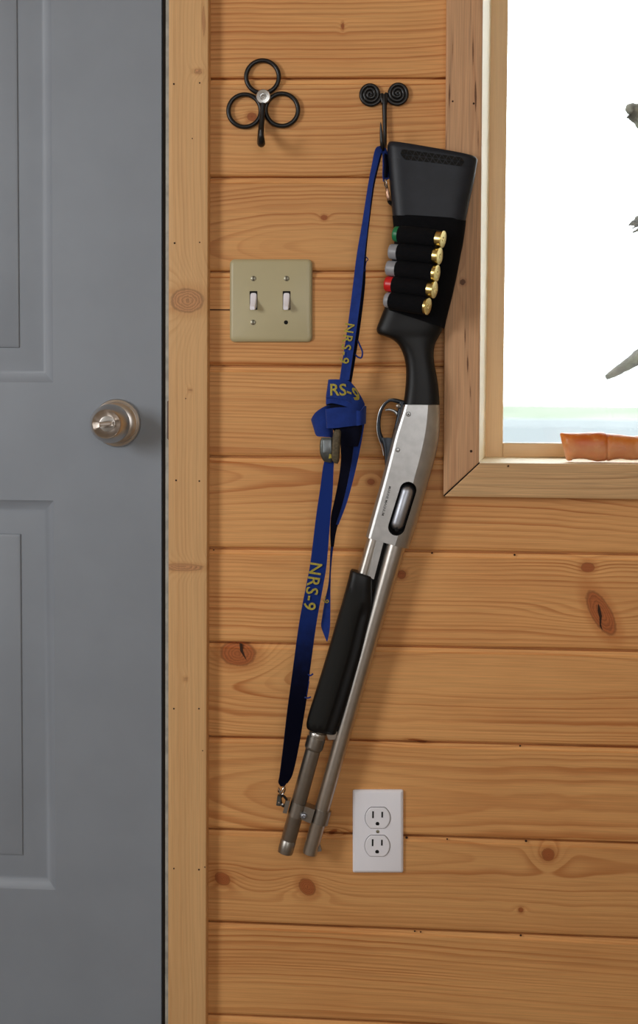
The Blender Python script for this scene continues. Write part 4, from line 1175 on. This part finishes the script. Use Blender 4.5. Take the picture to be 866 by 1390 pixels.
# lettered top band
band_wrap([(446.5, 516.0, -.046, 443.0, 539.5, -.048), (447.6, 515.2, -.056, 444.4, 539.8, -.056), (459.0, 515.0, -.0605, 457.0, 540.5, -.0605), (472.0, 516.5, -.0600, 469.0, 543.5, -.0600), (480.5, 524.0, -.056, 478.0, 549.0, -.056), (489.0, 537.0, -.049, 486.5, 556.0, -.048), (494.5, 548, -.040, 493.0, 564, -.040)])
# right side loop
band_wrap([(482.5, 556.5, -.052, 484.0, 578.0, -.054), (489.0, 557.5, -.053, 489.5, 577.0, -.053), (494.5, 551.0, -.047, 494.6, 575.5, -.046), (496.4, 552.0, -.038, 495.6, 575.0, -.038), (490, 552, -.030, 490, 577, -.030)])
# dark mass of hanging folds
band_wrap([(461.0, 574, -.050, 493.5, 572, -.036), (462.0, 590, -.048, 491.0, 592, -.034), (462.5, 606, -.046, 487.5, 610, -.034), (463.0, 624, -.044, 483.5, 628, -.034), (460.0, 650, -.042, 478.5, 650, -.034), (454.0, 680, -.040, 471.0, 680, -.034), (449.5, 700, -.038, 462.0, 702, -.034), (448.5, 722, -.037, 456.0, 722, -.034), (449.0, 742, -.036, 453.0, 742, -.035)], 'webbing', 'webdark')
band_wrap([(484.0, 576, -.040, 494.6, 574, -.036), (481.0, 600, -.040, 490.0, 602, -.036), (475.0, 640, -.038, 482.0, 640, -.036), (466.0, 680, -.037, 471.5, 680, -.036), (456.0, 712, -.037, 459.5, 712, -.036)], 'webbing', 'web')
# tail hanging behind
tail = [(449.5, 735, -.034, 453.5, 735, -.033), (448.5, 752, -.034, 451.0, 752, -.032), (447.6, 775, -.035, 449.0, 775, -.034), (445.5, 795, -.035, 448.6, 795, -.034), (441.0, 815, -.035, 448.6, 815, -.035), (437.2, 838, -.035, 448.4, 838, -.035), (436.0, 850, -.035, 447.8, 852, -.035), (440.0, 862, -.035, 446.0, 864, -.035), (443.2, 870, -.035, 444.2, 871, -.035)]
TL_ = obj('webbing', ribbon(tail), M['web'], SL)
# long lower strap
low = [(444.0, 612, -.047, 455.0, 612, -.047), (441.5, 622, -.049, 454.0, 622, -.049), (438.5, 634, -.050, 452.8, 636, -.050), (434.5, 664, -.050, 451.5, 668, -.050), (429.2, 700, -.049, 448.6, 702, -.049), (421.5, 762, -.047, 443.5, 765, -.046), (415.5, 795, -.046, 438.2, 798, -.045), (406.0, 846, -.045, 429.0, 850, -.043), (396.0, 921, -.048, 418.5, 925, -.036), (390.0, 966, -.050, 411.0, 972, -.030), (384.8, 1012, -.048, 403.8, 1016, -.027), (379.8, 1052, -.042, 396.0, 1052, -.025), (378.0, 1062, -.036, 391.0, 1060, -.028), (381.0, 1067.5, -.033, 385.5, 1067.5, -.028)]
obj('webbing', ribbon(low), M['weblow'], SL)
low2 = [(398.0, 921, -.036, 420.0, 925, -.030), (391.5, 966, -.034, 412.5, 972, -.026), (386.0, 1012, -.033, 405.0, 1016, -.023), (381.0, 1052, -.032, 397.2, 1050, -.022), (380.0, 1064, -.031, 390.0, 1063, -.024)]
obj('webbing', ribbon(low2), M['webdark'], SL)
for (a, b, c) in (((416.5, 914), (421, 917), (425, 914.5)), ((413.5, 946.5), (418, 947.5), (422, 946.0))):
    obj('loose_thread', tube(P3([(*a, -.038), (*b, -.037), (*c, -.036)], 4), .0011, 6), M['web'], SL)
obj('loose_thread', tube(P3([(420, 917, -.037), (418.5, 930, -.037), (416, 944, -.037)], 4), .0004, 6), M['web'], SL)
# cam buckle
BK = empty('cam_buckle', px(448, 606, -.055)); BK.parent = SL; BK.location = px(448, 606, -.055) - SL.location
obj('buckle_frame', loft([(436.4, 594, 452, 594, 5), (434.6, 600, 452, 600, 6.5), (434.4, 614, 452, 614, 6.5), (437.0, 622, 452, 623, 5.5), (440.2, 626.5, 450, 628, 4)], superell(28, 5), -.052, 4), M['buckle'], BK, 30)
obj('buckle_window', plate(444.2, 606, 11.5, 18, 1.5, [(0, -.0580), (0, -.0592), (.8, -.0596)], -.059), plain('buckle_face', S(120, 126, 128), .4, .8), BK, 30)
obj('buckle_lever', loft([(455.2, 583.5, 461.5, 583.0, 4), (452.2, 588, 463.0, 587.0, 5.5), (451.0, 600, 462.2, 600, 6), (450.0, 615, 461.2, 616, 6), (450.4, 623, 460.4, 625, 5), (453.5, 628.5, 458.5, 629.5, 3.5)], superell(24, 3.2), -.060, 4), M['lever'], BK, 30)
obj('yellow_tag', poly([(447.0, 616), (449.6, 616.8), (450.0, 622.0), (446.0, 622.5)], -.0592, -.0586), M['yellow'], BK)
# lettering
def ylin(a, b):
    return lambda v: a[1] + (b[1] - a[1]) * (v - a[0]) / (b[0] - a[0]) - .0016
obj('lettering', text_geo('NRS-9', 18.0, along((469.2, 437.5), (-9.8, 62), ylin((388, -.0405), (516, -.0422))), .25, 1.22), M['yellow'], SL)
obj('lettering', text_geo('NRS-9', 23.0, along((422.0, 762.0), (-10.2, 64), ylin((762, -.0475), (850, -.0455))), .3, 1.10), M['yellow'], SL)
obj('lettering', text_geo('-9', 11.0, along((439.2, 809.0), (-2.2, 25), -.0366), .2, 1.1), M['yellow'], SL)
def wrapf(x, y):
    u = 446.8 + x; v = 536.6 - y + max(0, x - 22) ** 2 * .035
    yy = np.interp(u, [444, 447.6, 459, 472, 480.5, 489], [-.055, -.058, -.0612, -.0606, -.057, -.051]) - .0020
    return px(u, v, float(yy))
obj('lettering', text_geo('RS-9', 22.5, wrapf, .35, .98), M['yellow'], SL)

# ------------------------------------------------------------------ light
def area(name, loc, target, sx, sy, power, col=(1, 1, 1)):
    l = bpy.data.lights.new(name, 'AREA'); l.shape = 'RECTANGLE'; l.size = sx; l.size_y = sy; l.energy = power; l.color = col
    o = bpy.data.objects.new(name, l); COL.objects.link(o); o.location = loc
    o.rotation_euler = (Vector(target) - Vector(loc)).to_track_quat('-Z', 'Y').to_euler()
    return o
area('left_window_light', (-1.70, -1.50, 1.30), (0.2, 0, 0.80), 0.9, 0.8, 30.5, (0.96, 0.98, 1.0))
area('rear_window_light', (0.35, -3.22, 1.35), (0.1, 0, 0.9), 1.5, 1.1, 17.5, (0.96, 0.98, 1.0))
w = bpy.data.worlds.new('sky'); sc.world = w; w.use_nodes = True
bg = w.node_tree.nodes['Background']; bg.inputs[0].default_value = (0.96, 0.985, 1.0, 1); bg.inputs[1].default_value = 6.0
sc.view_settings.view_transform = 'Standard'
sc.view_settings.look = 'None'
sc.view_settings.exposure = 0.0
